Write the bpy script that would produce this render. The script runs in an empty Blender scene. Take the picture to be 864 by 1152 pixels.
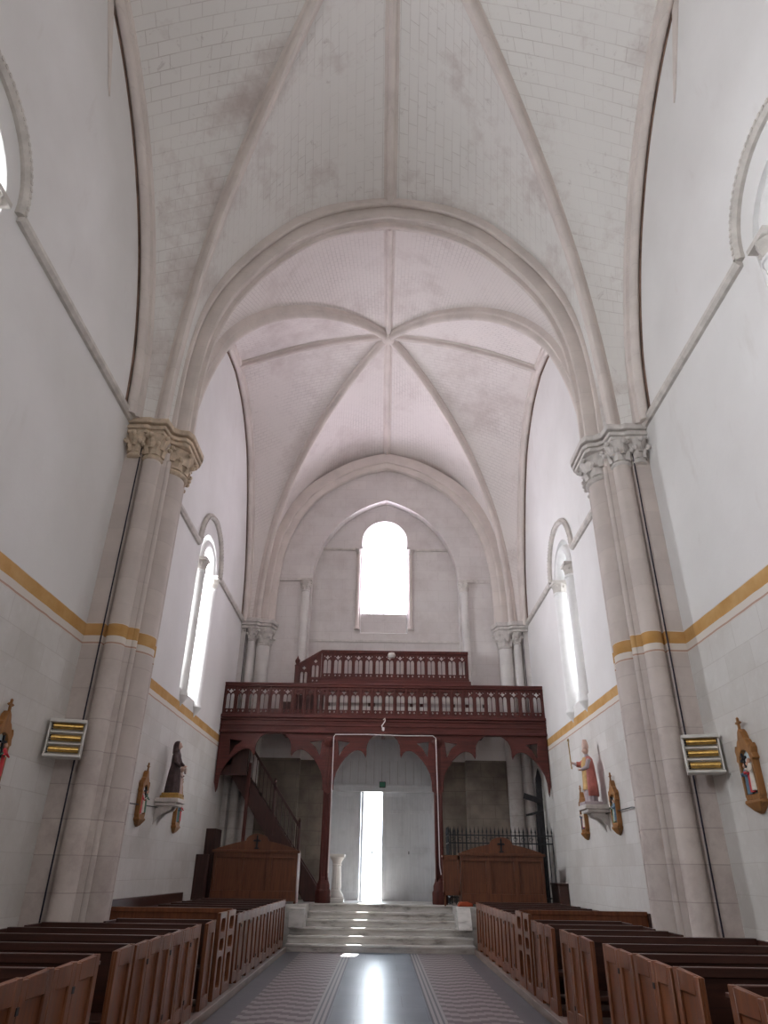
import bpy, bmesh, math, random
from mathutils import Vector, Matrix
random.seed(7)
C = bpy.context.scene.collection
PI = math.pi
def V(*a): return Vector(a)

# ------------------------------------------------------------------ mesh helpers
class MB:
    def __init__(s): s.v=[]; s.f=[]; s.uv=None; s.mi=[]
    def add(s, vs, fs, m=0):
        o=len(s.v); s.v += [tuple(p) for p in vs]
        for f in fs: s.f.append([i+o for i in f]); s.mi.append(m)
        return s
    def box(s, x0,x1,y0,y1,z0,z1, m=0):
        vs=[(x,y,z) for z in (z0,z1) for y in (y0,y1) for x in (x0,x1)]
        return s.add(vs,[(0,2,3,1),(4,5,7,6),(0,1,5,4),(2,6,7,3),(0,4,6,2),(1,3,7,5)],m)
    def obox(s, c, ax, ay, az, m=0):
        c=Vector(c);ax=Vector(ax);ay=Vector(ay);az=Vector(az)
        vs=[c+ax*i+ay*j+az*k for k in(-1,1) for j in(-1,1) for i in(-1,1)]
        return s.add(vs,[(0,2,3,1),(4,5,7,6),(0,1,5,4),(2,6,7,3),(0,4,6,2),(1,3,7,5)],m)
    def loft(s, rings, cap=True, closed=True, m=0):
        n=len(rings[0]); vs=[p for r in rings for p in r]; fs=[]
        for i in range(len(rings)-1):
            for j in range(n if closed else n-1):
                k=(j+1)%n
                fs.append((i*n+j,i*n+k,(i+1)*n+k,(i+1)*n+j))
        if cap:
            fs.append(tuple(range(n-1,-1,-1))); o=(len(rings)-1)*n; fs.append(tuple(range(o,o+n)))
        return s.add(vs,fs,m)
    def lathe(s, cx,cy, prof, n=20, m=0, sx=1, sy=1, a0=0, a1=2*PI, fold=0, nf=8):
        full = abs(a1-a0-2*PI)<1e-6
        cnt = n if full else n+1
        rings=[]
        for r,z in prof:
            ring=[]
            for i in range(cnt):
                a=a0+(a1-a0)*i/n
                rr=r*(1+fold*math.cos(nf*a))
                ring.append((cx+rr*sx*math.cos(a),cy+rr*sy*math.sin(a),z))
            rings.append(ring)
        return s.loft(rings, cap=full, closed=full, m=m)
    def tube(s, pts, r, n=8, m=0, closed=False):
        pts=[Vector(p) for p in pts]; rings=[]
        rs = r if isinstance(r,(list,tuple)) else [r]*len(pts)
        up=None
        for i,p in enumerate(pts):
            t=(pts[min(i+1,len(pts)-1)]-pts[max(i-1,0)])
            if t.length<1e-9: t=Vector((0,0,1))
            t.normalize()
            if up is None:
                up=Vector((0,0,1)) if abs(t.z)<.9 else Vector((1,0,0))
            u=(up-t*up.dot(t)).normalized(); w=t.cross(u); up=u
            rings.append([p+(u*math.cos(2*PI*j/n)+w*math.sin(2*PI*j/n))*rs[i] for j in range(n)])
        return s.loft(rings, m=m)
    def sweep(s, pts, side, prof, m=0, cap=True):
        """profile (a,b): a along side, b along in-plane normal; planar curve"""
        pts=[Vector(p) for p in pts]; side=Vector(side).normalized(); rings=[]
        for i,p in enumerate(pts):
            t=(pts[min(i+1,len(pts)-1)]-pts[max(i-1,0)]).normalized()
            n=side.cross(t).normalized()
            rings.append([p+side*a+n*b for a,b in prof])
        return s.loft(rings, cap=cap, m=m)
    def prism(s, outer, holes, fmap, d0, d1, m=0):
        bm=bmesh.new(); 
        for loop in [outer]+list(holes):
            vs=[bm.verts.new((a,b,0)) for a,b in loop]
            for i in range(len(vs)): bm.edges.new((vs[i],vs[(i+1)%len(vs)]))
        bmesh.ops.triangle_fill(bm, use_beauty=True, use_dissolve=False, edges=bm.edges[:], normal=(0,0,1))
        bm.verts.index_update()
        n=len(bm.verts)
        vs=[fmap(v.co.x,v.co.y,d0) for v in bm.verts]+[fmap(v.co.x,v.co.y,d1) for v in bm.verts]
        fs=[]
        for f in bm.faces:
            ids=[v.index for v in f.verts]; fs.append(ids); fs.append([i+n for i in reversed(ids)])
        o=0
        for loop in [outer]+list(holes):
            L=len(loop)
            for i in range(L):
                a=o+i;b=o+(i+1)%L; fs.append((a,b,b+n,a+n))
            o+=L
        bm.free()
        return s.add(vs,fs,m)
    def build(s, name, mats, parent=None, smooth=True, angle=38, recalc=True, bevel=0):
        me=bpy.data.meshes.new(name); me.from_pydata([tuple(p) for p in s.v],[],s.f)
        mats = mats if isinstance(mats,(list,tuple)) else [mats]
        for mm in mats: me.materials.append(mm)
        for i,p in enumerate(me.polygons): p.material_index=s.mi[i]
        if s.uv:
            uvl=me.uv_layers.new(name='UVMap')
            for p in me.polygons:
                for li in p.loop_indices:
                    uvl.data[li].uv=s.uv[me.loops[li].vertex_index]
        bm=bmesh.new(); bm.from_mesh(me)
        if recalc: bmesh.ops.recalc_face_normals(bm, faces=bm.faces[:])
        if bevel:
            es=[e for e in bm.edges if len(e.link_faces)==2 and e.calc_face_angle(0)>.6]
            bmesh.ops.bevel(bm,geom=es,offset=bevel,segments=1,affect='EDGES',profile=.5,clamp_overlap=True)
        if smooth:
            for f in bm.faces: f.smooth=True
            for e in bm.edges:
                if len(e.link_faces)==2 and e.calc_face_angle(0)>math.radians(angle): e.smooth=False
        bm.to_mesh(me); bm.free()
        o=bpy.data.objects.new(name,me); C.objects.link(o)
        if parent: o.parent=parent
        return o
def tag(o,label=None,cat=None,group=None,kind=None):
    if label: o['label']=label
    if cat: o['category']=cat
    if group: o['group']=group
    if kind: o['kind']=kind
    return o
def empty(name,loc,label=None,cat=None,group=None,kind=None,rz=0):
    o=bpy.data.objects.new(name,None); C.objects.link(o); o.location=loc; o.rotation_euler=(0,0,rz)
    return tag(o,label,cat,group,kind)
def copy_tree(o,parent=None):
    c=o.copy(); C.objects.link(c)
    if parent: c.parent=parent
    for ch in o.children: copy_tree(ch,c)
    return c
def off(mb,dx,dy,dz):
    mb.v=[(x-dx,y-dy,z-dz) for x,y,z in mb.v]; return mb
def arc(cx,cy,r,a0,a1,n,ry=None):
    ry=r if ry is None else ry
    return [(cx+r*math.cos(a0+(a1-a0)*i/n),cy+ry*math.sin(a0+(a1-a0)*i/n)) for i in range(n+1)]
def catmull(P,n=8):
    out=[]
    for i in range(len(P)-1):
        p0=P[max(i-1,0)];p1=P[i];p2=P[i+1];p3=P[min(i+2,len(P)-1)]
        for k in range(n):
            t=k/n
            out.append(tuple(.5*((2*b)+(-a+c)*t+(2*a-5*b+4*c-d)*t*t+(-a+3*b-3*c+d)*t**3) for a,b,c,d in zip(p0,p1,p2,p3)))
    out.append(tuple(P[-1])); return out
def resample(P,n):
    P=[Vector(p) for p in P]; L=[0]
    for i in range(1,len(P)): L.append(L[-1]+(P[i]-P[i-1]).length)
    out=[];j=0
    for k in range(n+1):
        d=L[-1]*k/n
        while j<len(P)-2 and L[j+1]<d: j+=1
        seg=L[j+1]-L[j]; t=(d-L[j])/seg if seg>0 else 0
        out.append(P[j].lerp(P[j+1],min(max(t,0),1)))
    return out

# ------------------------------------------------------------------ materials
class G:
    def __init__(s,name):
        s.m=bpy.data.materials.new(name); s.m.use_nodes=True; s.nt=s.m.node_tree; s.nt.nodes.clear()
        s.out=s.n('ShaderNodeOutputMaterial'); s.b=s.n('ShaderNodeBsdfPrincipled'); s.l(s.b.outputs[0],s.out.inputs[0])
    def n(s,t,**k):
        o=s.nt.nodes.new(t)
        for a,b in k.items(): setattr(o,a,b)
        return o
    def l(s,a,b): s.nt.links.new(a,b)
    def put(s,sock,v):
        if isinstance(v,bpy.types.NodeSocket): s.l(v,sock)
        elif isinstance(v,(tuple,list)):
            sock.default_value = (*v,1) if (len(v)==3 and len(sock.default_value)==4) else v
        else: sock.default_value=v
    def pos(s): return s.n('ShaderNodeNewGeometry').outputs['Position']
    def obj(s): return s.n('ShaderNodeTexCoord').outputs['Object']
    def sep(s,v):
        o=s.n('ShaderNodeSeparateXYZ'); s.put(o.inputs[0],v); return o.outputs
    def comb(s,x=0,y=0,z=0):
        o=s.n('ShaderNodeCombineXYZ')
        for i,q in enumerate((x,y,z)): s.put(o.inputs[i],q)
        return o.outputs[0]
    def math(s,op,a,b=0,c=None):
        o=s.n('ShaderNodeMath',operation=op); s.put(o.inputs[0],a); s.put(o.inputs[1],b)
        if c is not None: s.put(o.inputs[2],c)
        return o.outputs[0]
    def scale(s,v,k):
        o=s.n('ShaderNodeVectorMath',operation='MULTIPLY'); s.put(o.inputs[0],v); o.inputs[1].default_value=k; return o.outputs[0]
    def noise(s,v,sc,det=4,rough=.55,dist=0):
        o=s.n('ShaderNodeTexNoise'); s.put(o.inputs['Vector'],v); o.inputs['Scale'].default_value=sc
        o.inputs['Detail'].default_value=det; o.inputs['Roughness'].default_value=rough; o.inputs['Distortion'].default_value=dist
        return o.outputs['Fac']
    def ramp(s,f,*st):
        o=s.n('ShaderNodeValToRGB'); s.put(o.inputs[0],f); e=o.color_ramp.elements
        while len(e)<len(st): e.new(.5)
        for i,(p,c) in enumerate(st):
            e[i].position=p; e[i].color=(*c,1) if isinstance(c,(tuple,list)) else (c,c,c,1)
        return o.outputs[0]
    def mix(s,f,a,b,mode='MIX'):
        o=s.n('ShaderNodeMix',data_type='RGBA',blend_type=mode); s.put(o.inputs[0],f); s.put(o.inputs[6],a); s.put(o.inputs[7],b)
        return o.outputs[2]
    def brick(s,v,c1,c2,mo,w,h,ms=.012,sm=.3,bias=0):
        o=s.n('ShaderNodeTexBrick'); s.put(o.inputs['Vector'],v)
        s.put(o.inputs['Color1'],c1);s.put(o.inputs['Color2'],c2);s.put(o.inputs['Mortar'],mo)
        o.inputs['Scale'].default_value=1; o.inputs['Mortar Size'].default_value=ms; o.inputs['Mortar Smooth'].default_value=sm
        o.inputs['Bias'].default_value=bias; o.inputs['Brick Width'].default_value=w; o.inputs['Row Height'].default_value=h
        return o.outputs
    def bump(s,h,st=.3,d=.01):
        o=s.n('ShaderNodeBump'); o.inputs['Strength'].default_value=st; o.inputs['Distance'].default_value=d
        s.put(o.inputs['Height'],h); s.l(o.outputs[0],s.b.inputs['Normal'])
    def fin(s,col,rough=.8,spec=.3,metal=0):
        s.put(s.b.inputs['Base Color'],col); s.put(s.b.inputs['Roughness'],rough)
        s.b.inputs['Specular IOR Level'].default_value=spec; s.b.inputs['Metallic'].default_value=metal
        return s.m
def between(g,z,a,b):
    return g.math('MULTIPLY',g.math('GREATER_THAN',z,a),g.math('LESS_THAN',z,b))
def bands(g,z,pos,col):
    wob=g.math('MULTIPLY_ADD',g.noise(pos,3,2),.02,-.01)
    zz=g.math('ADD',z,wob)
    ochre=g.ramp(g.noise(pos,2.5,4),(.3,(.47,.25,.075)),(.7,(.60,.37,.16)))
    col=g.mix(between(g,z,4.42,4.74),col,(.70,.64,.58))
    col=g.mix(between(g,zz,4.55,4.73),col,ochre)
    col=g.mix(g.math('MULTIPLY',between(g,zz,4.43,4.455),.75),col,(.42,.22,.15))
    return col
def m_wall(name,axis):
    g=G(name); p=g.pos(); x,y,z=g.sep(p)
    h={'x':x,'y':y}[axis]; uv=g.comb(h,z,0)
    n1=g.noise(p,.5,5); n2=g.noise(g.scale(p,(1,1,.35)),2.2,6,.6)
    pl=g.ramp(n1,(.3,(.71,.69,.675)),(.7,(.80,.785,.775)))
    pl=g.mix(g.math('MULTIPLY',g.ramp(n2,(.62,0),(.8,1)),.35),pl,(.55,.50,.46))
    ash=g.brick(uv,(.70,.68,.655),(.63,.605,.575),(.60,.57,.54),.66,.34,.008,.5)
    st=g.mix(g.math('MULTIPLY',g.ramp(g.noise(p,1.1,6,.65),(.42,0),(.72,1)),.5),ash[0],(.50,.46,.42))
    st=g.mix(g.math('MULTIPLY',g.ramp(g.noise(p,7,5,.7),(.55,0),(.8,1)),.3),st,(.85,.84,.82))
    low=g.math('LESS_THAN',z,4.43)
    col=g.mix(low,pl,st)
    col=bands(g,z,p,col)
    # ochre band / joints relief
    hgt=g.math('MULTIPLY',g.math('SUBTRACT',1,ash[1]),low)
    g.bump(g.math('ADD',hgt,g.math('MULTIPLY',g.noise(p,9,5,.7),1.4)),.16,.012)
    return g.fin(col,.88,.2)
def m_west(name):
    g=G(name); p=g.pos(); x,y,z=g.sep(p); uv=g.comb(x,z,0)
    b=g.brick(uv,(.72,.68,.66),(.685,.645,.63),(.62,.575,.555),.7,.36,.007,.6)
    c=g.mix(g.math('MULTIPLY',g.ramp(g.noise(p,1.0,6,.7),(.45,0),(.72,1)),.6),b[0],(.52,.46,.44))
    c=g.mix(g.math('MULTIPLY',g.ramp(g.noise(p,5,5,.7),(.6,0),(.75,1)),.35),c,(.42,.36,.34))
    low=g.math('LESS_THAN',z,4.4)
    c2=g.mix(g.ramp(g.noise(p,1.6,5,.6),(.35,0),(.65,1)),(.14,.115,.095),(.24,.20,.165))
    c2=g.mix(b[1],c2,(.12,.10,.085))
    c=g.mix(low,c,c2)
    g.bump(g.math('ADD',g.math('SUBTRACT',1,b[1]),g.noise(p,8,5,.7)),.25,.012)
    return g.fin(c,.88,.2)
def m_pier(name,c1,c2,band=True,rows=.42):
    g=G(name); p=g.pos(); x,y,z=g.sep(p)
    zr=g.math('DIVIDE',z,rows); fr=g.math('FRACT',zr); idx=g.math('FLOOR',zr)
    joint=g.math('LESS_THAN',fr,.03)
    wn=g.n('ShaderNodeTexWhiteNoise',noise_dimensions='1D'); g.l(idx,wn.inputs['W'])
    col=g.mix(wn.outputs['Value'],c1,c2)
    col=g.mix(g.ramp(g.noise(p,1.5,5,.6),(.4,0),(.75,.6)),col,tuple(k*.72 for k in c1))
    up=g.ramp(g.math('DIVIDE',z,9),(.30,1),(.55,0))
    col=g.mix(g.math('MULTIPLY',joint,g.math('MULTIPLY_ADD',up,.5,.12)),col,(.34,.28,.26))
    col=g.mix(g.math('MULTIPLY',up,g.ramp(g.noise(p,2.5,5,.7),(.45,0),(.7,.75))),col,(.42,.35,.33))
    if band: col=bands(g,z,p,col)
    g.bump(g.math('ADD',g.math('SUBTRACT',1,joint),g.noise(p,10,5,.7)),.25,.01)
    return g.fin(col,.85,.25)
def m_vault(name,c,mo,w,h,stain=.5):
    g=G(name); p=g.pos(); uv=g.n('ShaderNodeUVMap'); uv.uv_map='UVMap'
    b=g.brick(uv.outputs[0],c,tuple(k*.955 for k in c),mo,w,h,.010,.5)
    vis=g.ramp(g.noise(p,.7,5,.65),(.38,.06),(.68,.75))
    col=g.mix(vis,c,b[0])
    col=g.mix(g.math('MULTIPLY',g.ramp(g.noise(p,.5,6,.7),(.52,0),(.70,1)),stain),col,(.50,.42,.39))
    col=g.mix(g.math('MULTIPLY',g.ramp(g.noise(g.scale(p,(3,3,1)),1.8,5,.7,.6),(.62,0),(.72,1)),stain*.55),col,(.40,.34,.32))
    g.bump(g.math('ADD',g.math('SUBTRACT',1,b[1]),g.math('MULTIPLY',g.noise(p,12,4,.7),.7)),.3,.012)
    return g.fin(col,.9,.15)
def m_plain(name,c,rough=.6,spec=.3,metal=0,var=.15,sc=6,bmp=.1):
    g=G(name); p=g.obj(); n=g.noise(p,sc,5,.6)
    col=g.mix(g.ramp(n,(.35,0),(.7,1)),tuple(k*(1-var) for k in c),tuple(min(1,k*(1+var)) for k in c))
    if bmp: g.bump(g.noise(p,sc*4,4,.6),bmp,.004)
    return g.fin(col,rough,spec,metal)
def m_wood(name,c1,c2,rough=.35,axis='z',spec=.45,rnd=.25,tint=None):
    g=G(name); o=g.obj(); k={'z':(14,14,.9),'x':(.9,14,14),'y':(14,.9,14)}[axis]
    n=g.noise(g.scale(o,k),1.6,6,.6,.4)
    info=g.n('ShaderNodeObjectInfo').outputs['Random']
    col=g.ramp(n,(.3,c1),(.72,c2))
    col=g.mix(g.math('MULTIPLY',info,rnd),col,tint or tuple(q*1.5 for q in c2))
    col=g.mix(g.math('MULTIPLY',g.ramp(g.noise(o,2.3,4),(.5,0),(.75,1)),.35),col,tuple(q*.55 for q in c1))
    g.bump(n,.18,.004)
    return g.fin(col,g.math('MULTIPLY_ADD',n,.25,rough-.1),spec)
def m_emit(name,c,s):
    g=G(name); e=g.n('ShaderNodeEmission'); e.inputs[0].default_value=(*c,1); e.inputs[1].default_value=s
    g.l(e.outputs[0],g.out.inputs[0]); return g.m

M={}
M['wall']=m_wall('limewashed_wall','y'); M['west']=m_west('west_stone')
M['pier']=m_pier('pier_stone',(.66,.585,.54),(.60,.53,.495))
M['pierw']=m_pier('west_pier_stone',(.72,.69,.665),(.68,.65,.63),band=False)
M['rib']=m_pier('rib_stone',(.74,.67,.625),(.71,.64,.60),band=False,rows=.5)
M['capR']=m_plain('capital_stone_pale',(.64,.60,.57),.85,.2,0,.12,8,.25)
M['capL']=m_plain('capital_stone_ochre',(.62,.50,.38),.85,.2,0,.22,7,.3)
M['white_stone']=m_plain('white_stone',(.80,.79,.78),.8,.2,0,.05,5,.1)
M['string']=m_plain('string_stone',(.62,.58,.54),.85,.2,0,.15,5,.2)
M['v1']=m_vault('vault_near',(.79,.765,.735),(.52,.47,.44),.46,.22,.8)
M['v2']=m_vault('vault_west',(.77,.715,.685),(.50,.45,.43),.26,.115,.55)
M['redwood']=m_wood('gallery_wood',(.060,.015,.012),(.125,.030,.024),.5,'x',.3,.0)
M['redwoodv']=m_wood('gallery_wood_vertical',(.055,.014,.011),(.115,.028,.022),.5,'z',.3,.0)
M['darkwood']=m_wood('dark_stair_wood',(.035,.016,.014),(.075,.030,.024),.55,'z',.3,.0)
M['pewend']=m_wood('pew_end_oak',(.085,.025,.010),(.20,.066,.024),.40,'z',.32,.30,(.26,.095,.038))
M['pewrow']=m_wood('pew_board_oak',(.030,.010,.007),(.065,.021,.013),.34,'x',.5,.2)
M['oak']=m_wood('bench_front_oak',(.075,.023,.010),(.155,.052,.020),.4,'z',.4,.1)
M['goldoak']=m_wood('carved_oak_frame',(.20,.085,.022),(.38,.17,.05),.45,'z',.4,.1)
M['doorpaint']=m_wood('grey_painted_boards',(.62,.64,.67),(.70,.72,.75),.55,'z',.3,.0)
M['iron']=m_plain('black_iron',(.03,.032,.036),.5,.4,.4,.3,20,.05)
M['black']=m_plain('black_paint',(.018,.017,.02),.6,.3,0,.3,10,.05)
M['joint']=m_plain('dark_crease_strip',(.20,.13,.10),.9,.1,0,.4,3,.1)  # colour of the dark strip laid in the wall rib crease
M['cable']=m_plain('black_cable',(.02,.015,.03),.5,.3,0,.2,10,0)
M['wcable']=m_plain('white_cable',(.75,.70,.70),.5,.3,0,.05,10,0)
M['heatbox']=m_plain('heater_enamel',(.70,.68,.64),.45,.4,0,.06,6,0)
M['steel']=m_plain('heater_reflector',(.75,.75,.76),.2,.5,.9,.05,20,0)
M['brass']=m_plain('heater_element_brass',(.72,.46,.14),.25,.5,.8,.2,15,0)
M['plaster']=m_plain('white_pedestal_plaster',(.82,.80,.77),.6,.3,0,.05,6,.05)

# floors
def m_floor():
    g=G('church_floor'); p=g.pos(); x,y,z=g.sep(p); ax=g.math('ABSOLUTE',x)
    slate=g.ramp(g.noise(p,1.3,5,.6),(.3,(.13,.16,.205)),(.7,(.20,.235,.28)))
    sl=g.brick(g.comb(x,y,0),(1,1,1),(.88,.9,.92),(.55,.55,.6),.6,.9,.008,.2)
    slate=g.mix(1,slate,sl[0],'MULTIPLY')
    u=g.math('FLOOR',g.math('DIVIDE',x,.11))
    tri=g.math('PINGPONG',u,3)
    w=g.math('FRACT',g.math('ADD',g.math('DIVIDE',y,.34),g.math('MULTIPLY',tri,.17)))
    zig=g.math('LESS_THAN',w,.5)
    tile=g.mix(zig,(.31,.275,.27),(.085,.055,.068))
    tn=g.noise(p,2,4); tile=g.mix(g.math('MULTIPLY',tn,.4),tile,(.22,.19,.20))
    lines=g.math('LESS_THAN',g.math('FRACT',g.math('DIVIDE',g.math('SUBTRACT',ax,.62),.062)),.42)
    bord=g.mix(lines,(.32,.30,.30),(.09,.09,.11))
    edge=g.mix(g.noise(p,4,4),(.08,.08,.095),(.14,.13,.14))
    col=g.mix(g.math('GREATER_THAN',ax,.62),slate,bord)
    col=g.mix(g.math('GREATER_THAN',ax,.81),col,tile)
    col=g.mix(g.math('GREATER_THAN',ax,1.71),col,edge)
    r=g.mix(g.math('GREATER_THAN',ax,.62),(.31,.31,.31),(.45,.45,.45))
    g.bump(g.noise(p,3,4,.6),.06,.01)
    return g.fin(col,r,.5)
M['floor']=m_floor()
g=G('worn_step_stone'); p=g.pos(); n=g.noise(g.scale(p,(1,1,3)),2.2,6,.65)
c=g.ramp(n,(.3,(.26,.24,.22)),(.45,(.55,.53,.50)),(.75,(.70,.68,.65))); g.bump(n,.3,.01); M['step']=g.fin(c,.38,.45)
g=G('plinth_wood_grey'); p=g.pos(); n=g.noise(g.scale(p,(8,.8,8)),1.5,6,.65)
c=g.ramp(n,(.3,(.13,.09,.075)),(.75,(.27,.20,.17))); g.bump(n,.2,.006); M['plinth']=g.fin(c,.5,.4)
M['earth']=m_plain('outside_ground',(.60,.58,.54),.9,.2,0,.1,2,.1)

# glass / daylight
M['glassL']=m_emit('sunlit_frosted_glass_south',(.93,.96,1.0),9)
M['glassR']=m_emit('frosted_glass_north',(.93,.96,1.0),1.1)
M['glassW']=m_emit('frosted_glass_west',(.95,.86,1.0),7)
M['lead']=m_plain('lead_bars',(.10,.06,.10),.6,.3,0,.1,10,0)

# ------------------------------------------------------------------ camera (fixed by the walls' vanishing points)
fwd=Vector((0,0,0))
def camera():
    F,PX,PY=761.,432.,576.; roll=math.radians(.85); vx,vy=429.-PX,-(980.-PY)
    c,s=math.cos(roll),math.sin(roll)
    x0=c*vx-s*vy; y0=s*vx+c*vy; v=Vector((x0,y0,F)).normalized()
    a=-math.asin(v.x); p=math.atan2(-v.y,v.z)
    f=Vector((math.sin(a)*math.cos(p),math.cos(a)*math.cos(p),math.sin(p)))
    R0=Vector((math.cos(a),-math.sin(a),0)); U0=R0.cross(f)
    R=R0*c+U0*s; U=R0*-s+U0*c
    cd=bpy.data.cameras.new('camera'); co=bpy.data.objects.new('camera',cd); C.objects.link(co)
    cd.sensor_fit='VERTICAL'; cd.sensor_height=36; cd.lens=F/1152*36; cd.clip_end=200
    m=Matrix.Identity(4)
    for i in range(3): m[i][0]=R[i]; m[i][1]=U[i]; m[i][2]=-f[i]
    m.translation=(0,0,1.56); co.matrix_world=m
    bpy.context.scene.camera=co
camera()

W=4.4; YE=-7.0; YW=20.5; YB=20.85
# ------------------------------------------------------------------ floor, platform, steps
mb=MB(); mb.box(-W-1,W+1,YE,23,-.3,0); tag(mb.build('floor',M['floor']),kind='structure')
mb=MB()
prof_y=[17.3+.3*k for k in range(6)]; zs=[.14*(k+1) for k in range(6)]
mb.box(-W,W,18.8,22.2,0,.86)                       # upper platform
for sgn in (-1,1):
    a,b=sorted((sgn*1.72,sgn*W)); mb.box(a,b,17.95,18.8,0,.86)
for k in range(5):
    w=2.06 if k<3 else 1.72
    mb.box(-w,w,prof_y[k],18.8,zs[k]-.14 if k else 0,zs[k])
    mb.box(-w,w,prof_y[k]-.025,prof_y[k],zs[k]-.045,zs[k]) # nosing
mb.box(-1.74,1.74,18.77,18.8,.815,.86)
mb.box(-2.06,-1.72,17.55,17.95,.42,.80)
tag(mb.build('trim_1',M['step'],bevel=.008),kind='structure')   # flight of steps up to the door platform
mb=MB()
for s_ in (-1,1):
    a,b=sorted((s_*2.02,s_*W)); 
    for y0,y1 in ((-2.5,17.25),):
        mb.box(a,b,y0,y1,0,.10)
        n=9
pf=mb.build('trim_2',M['plinth'],bevel=.006); tag(pf,kind='structure')

# ------------------------------------------------------------------ side walls with splayed windows
def arch_loop(c,hw,z0,zs_,n=16,rise=None):
    rise=hw if rise is None else rise
    return [(c-hw,z0)]+[(c-hw*math.cos(PI*i/n),zs_+rise*math.sin(PI*i/n)) for i in range(n+1)]+[(c+hw,z0)]
NEARC,WESTC=4.6,15.5
WOUT=dict(hw=.86,z0=5.0,zs=8.12); 
wins=[(NEARC,9.0-8.12),(WESTC,0)]
wi=0
for sgn,nm in ((-1,'left'),(1,'right')):
    holes=[]
    NC=4.32 if sgn<0 else 4.85
    for c in (NC,WESTC): holes.append(arch_loop(c,.86,5.0,8.12))
    mb=MB().prism([(YE,0),(YB+1.2,0),(YB+1.2,16.4),(YE,16.4)],holes,lambda a,b,d:(d,a,b),sgn*W,sgn*(W+1.0))
    tag(mb.build('wall_'+nm,M['wall'],smooth=False),kind='structure')
    for c in (NC,WESTC):
        wi+=1
        w=empty('window_%d'%wi,(sgn*W,c,5.0),kind='structure')
        L=Matrix.Translation((-sgn*W,-c,-5.0))
        def put(mb,name,mat,par=w,**k):
            o=off(mb,sgn*W,c,5.0).build(name,mat,par,**k); return o
        # splay
        o_=arch_loop(c,.858,5.0,8.12); i_=arch_loop(c,.50,5.75,8.30)
        r0=[(sgn*(W+.002),a,b) for a,b in o_]; r1=[(sgn*(W+.12),a,b) for a,b in arch_loop(c,.84,5.05,8.12)]; r2=[(sgn*(W+.82),a,b) for a,b in i_]
        r3=[(sgn*(W+.95),a,b) for a,b in i_]
        s=MB().loft([r0,r1,r2,r3],cap=False); put(s,'splayed_reveal',M['white_stone'],angle=30)
        s=MB().prism(arch_loop(c,.86,4.99,8.12),[arch_loop(c,.50,5.75,8.30)],lambda a,b,d:(d,a,b),sgn*(W+.93),sgn*(W+.99)); put(s,'window_surround',M['white_stone'],smooth=False)
        # glass
        s=MB().prism(arch_loop(c,.50,5.75,8.30),[],lambda a,b,d:(d,a,b),sgn*(W+.90),sgn*(W+.915)); gl=put(s,'glass_pane',M['glassL' if sgn<0 else 'glassR'],smooth=False)
        s=MB(); X0=sgn*(W+.895)
        s.tube([(X0,c,5.75),(X0,c,8.78)],.008,6)
        for k in range(7): s.tube([(X0,c-.49,6.1+.38*k),(X0,c+.49,6.1+.38*k)],.006,6)
        put(s,'lead_bars',M['lead'])
        # colonnettes in the jambs
        for q in (-1,1):
            s=MB(); yy=c+q*.60; xx=sgn*(W+.03)
            s.lathe(xx,yy,[(.0,4.60),(.06,4.70),(.16,4.84),(.175,4.87),(.16,4.93),(.145,4.97),(.145,7.76),(.165,7.77),(.165,7.81),(.145,7.83)],16)
            cc=put(s,'colonnette',M['white_stone'])
            s=MB(); s.lathe(xx,yy,[(.145,7.83),(.15,7.9),(.17,8.0),(.18,8.05)],12,fold=.12,nf=4); s.box(xx-.19,xx+.19,yy-.19,yy+.19,8.05,8.12)
            for a in range(6):
                aa=a*PI/3; s.lathe(xx+.16*math.cos(aa),yy+.16*math.sin(aa),[(.0,7.93),(.025,7.95),(.03,7.98),(.0,8.02)],6)
            o=off(s,sgn*W,c,5.0).build('colonnette_capital',M['string'],cc)
        pts=[(sgn*(W+.08),c-.62*math.cos(PI*i/20),8.12+.62*math.sin(PI*i/20)) for i in range(21)]
        put(MB().tube(pts,.12,12),'arch_roll',M['white_stone'])
        # hood mould
        s=MB(); R=1.12; zc=8.33
        prof=[(-.0,-.075),(sgn*-.05,-.075),(sgn*-.09,-.03),(sgn*-.09,.03),(sgn*-.05,.075),(0,.075)]
        pts=[(sgn*W,c-R*math.cos(PI*i/28),zc+R*math.sin(PI*i/28)) for i in range(29)]
        s.sweep(pts,(1,0,0),prof); put(s,'hood_mould',M['string'])
        s=MB()
        for i in range(40):
            a=PI*(i+.5)/40
            s.obox((sgn*(W-.09),c-R*math.cos(a),zc+R*math.sin(a)),(.012,0,0),(0,.02*math.sin(a),.02*math.cos(a)),(0,-.022*math.cos(a),.022*math.sin(a)))
        put(s,'billet_ornament',M['string'])
    # string course between hoods and piers
    s=MB(); zc=8.33
    prof=[(0,-.075),(-.05*sgn,-.075),(-.09*sgn,-.03),(-.09*sgn,.03),(-.05*sgn,.075),(0,.075)]
    for a,b in ((YE,NC-1.12),(NC+1.12,9.62),(10.95,WESTC-1.12),(WESTC+1.12,20.15)):
        s.sweep([(sgn*W,a,zc),(sgn*W,b,zc)],(1,0,0),prof)
    tag(s.build('trim_%d'%(3 if sgn<0 else 4),M['string']),kind='structure')
    # pale pink tapering wall scar high in the near bay
    lens=[(6.33,12.15),(6.0,12.9),(5.72,13.5),(5.35,14.6),(5.05,14.6),(5.45,13.6),(5.85,12.9),(6.2,12.3)]
    lens=[(a-.05,b) for a,b in lens]
    s=MB().prism(lens,[],lambda a,b,d:(d,a,b),sgn*(W-.025),sgn*(W+.01)); 
    tag(s.build('trim_%d'%(5 if sgn<0 else 6),M['rib']),kind='structure')

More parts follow.
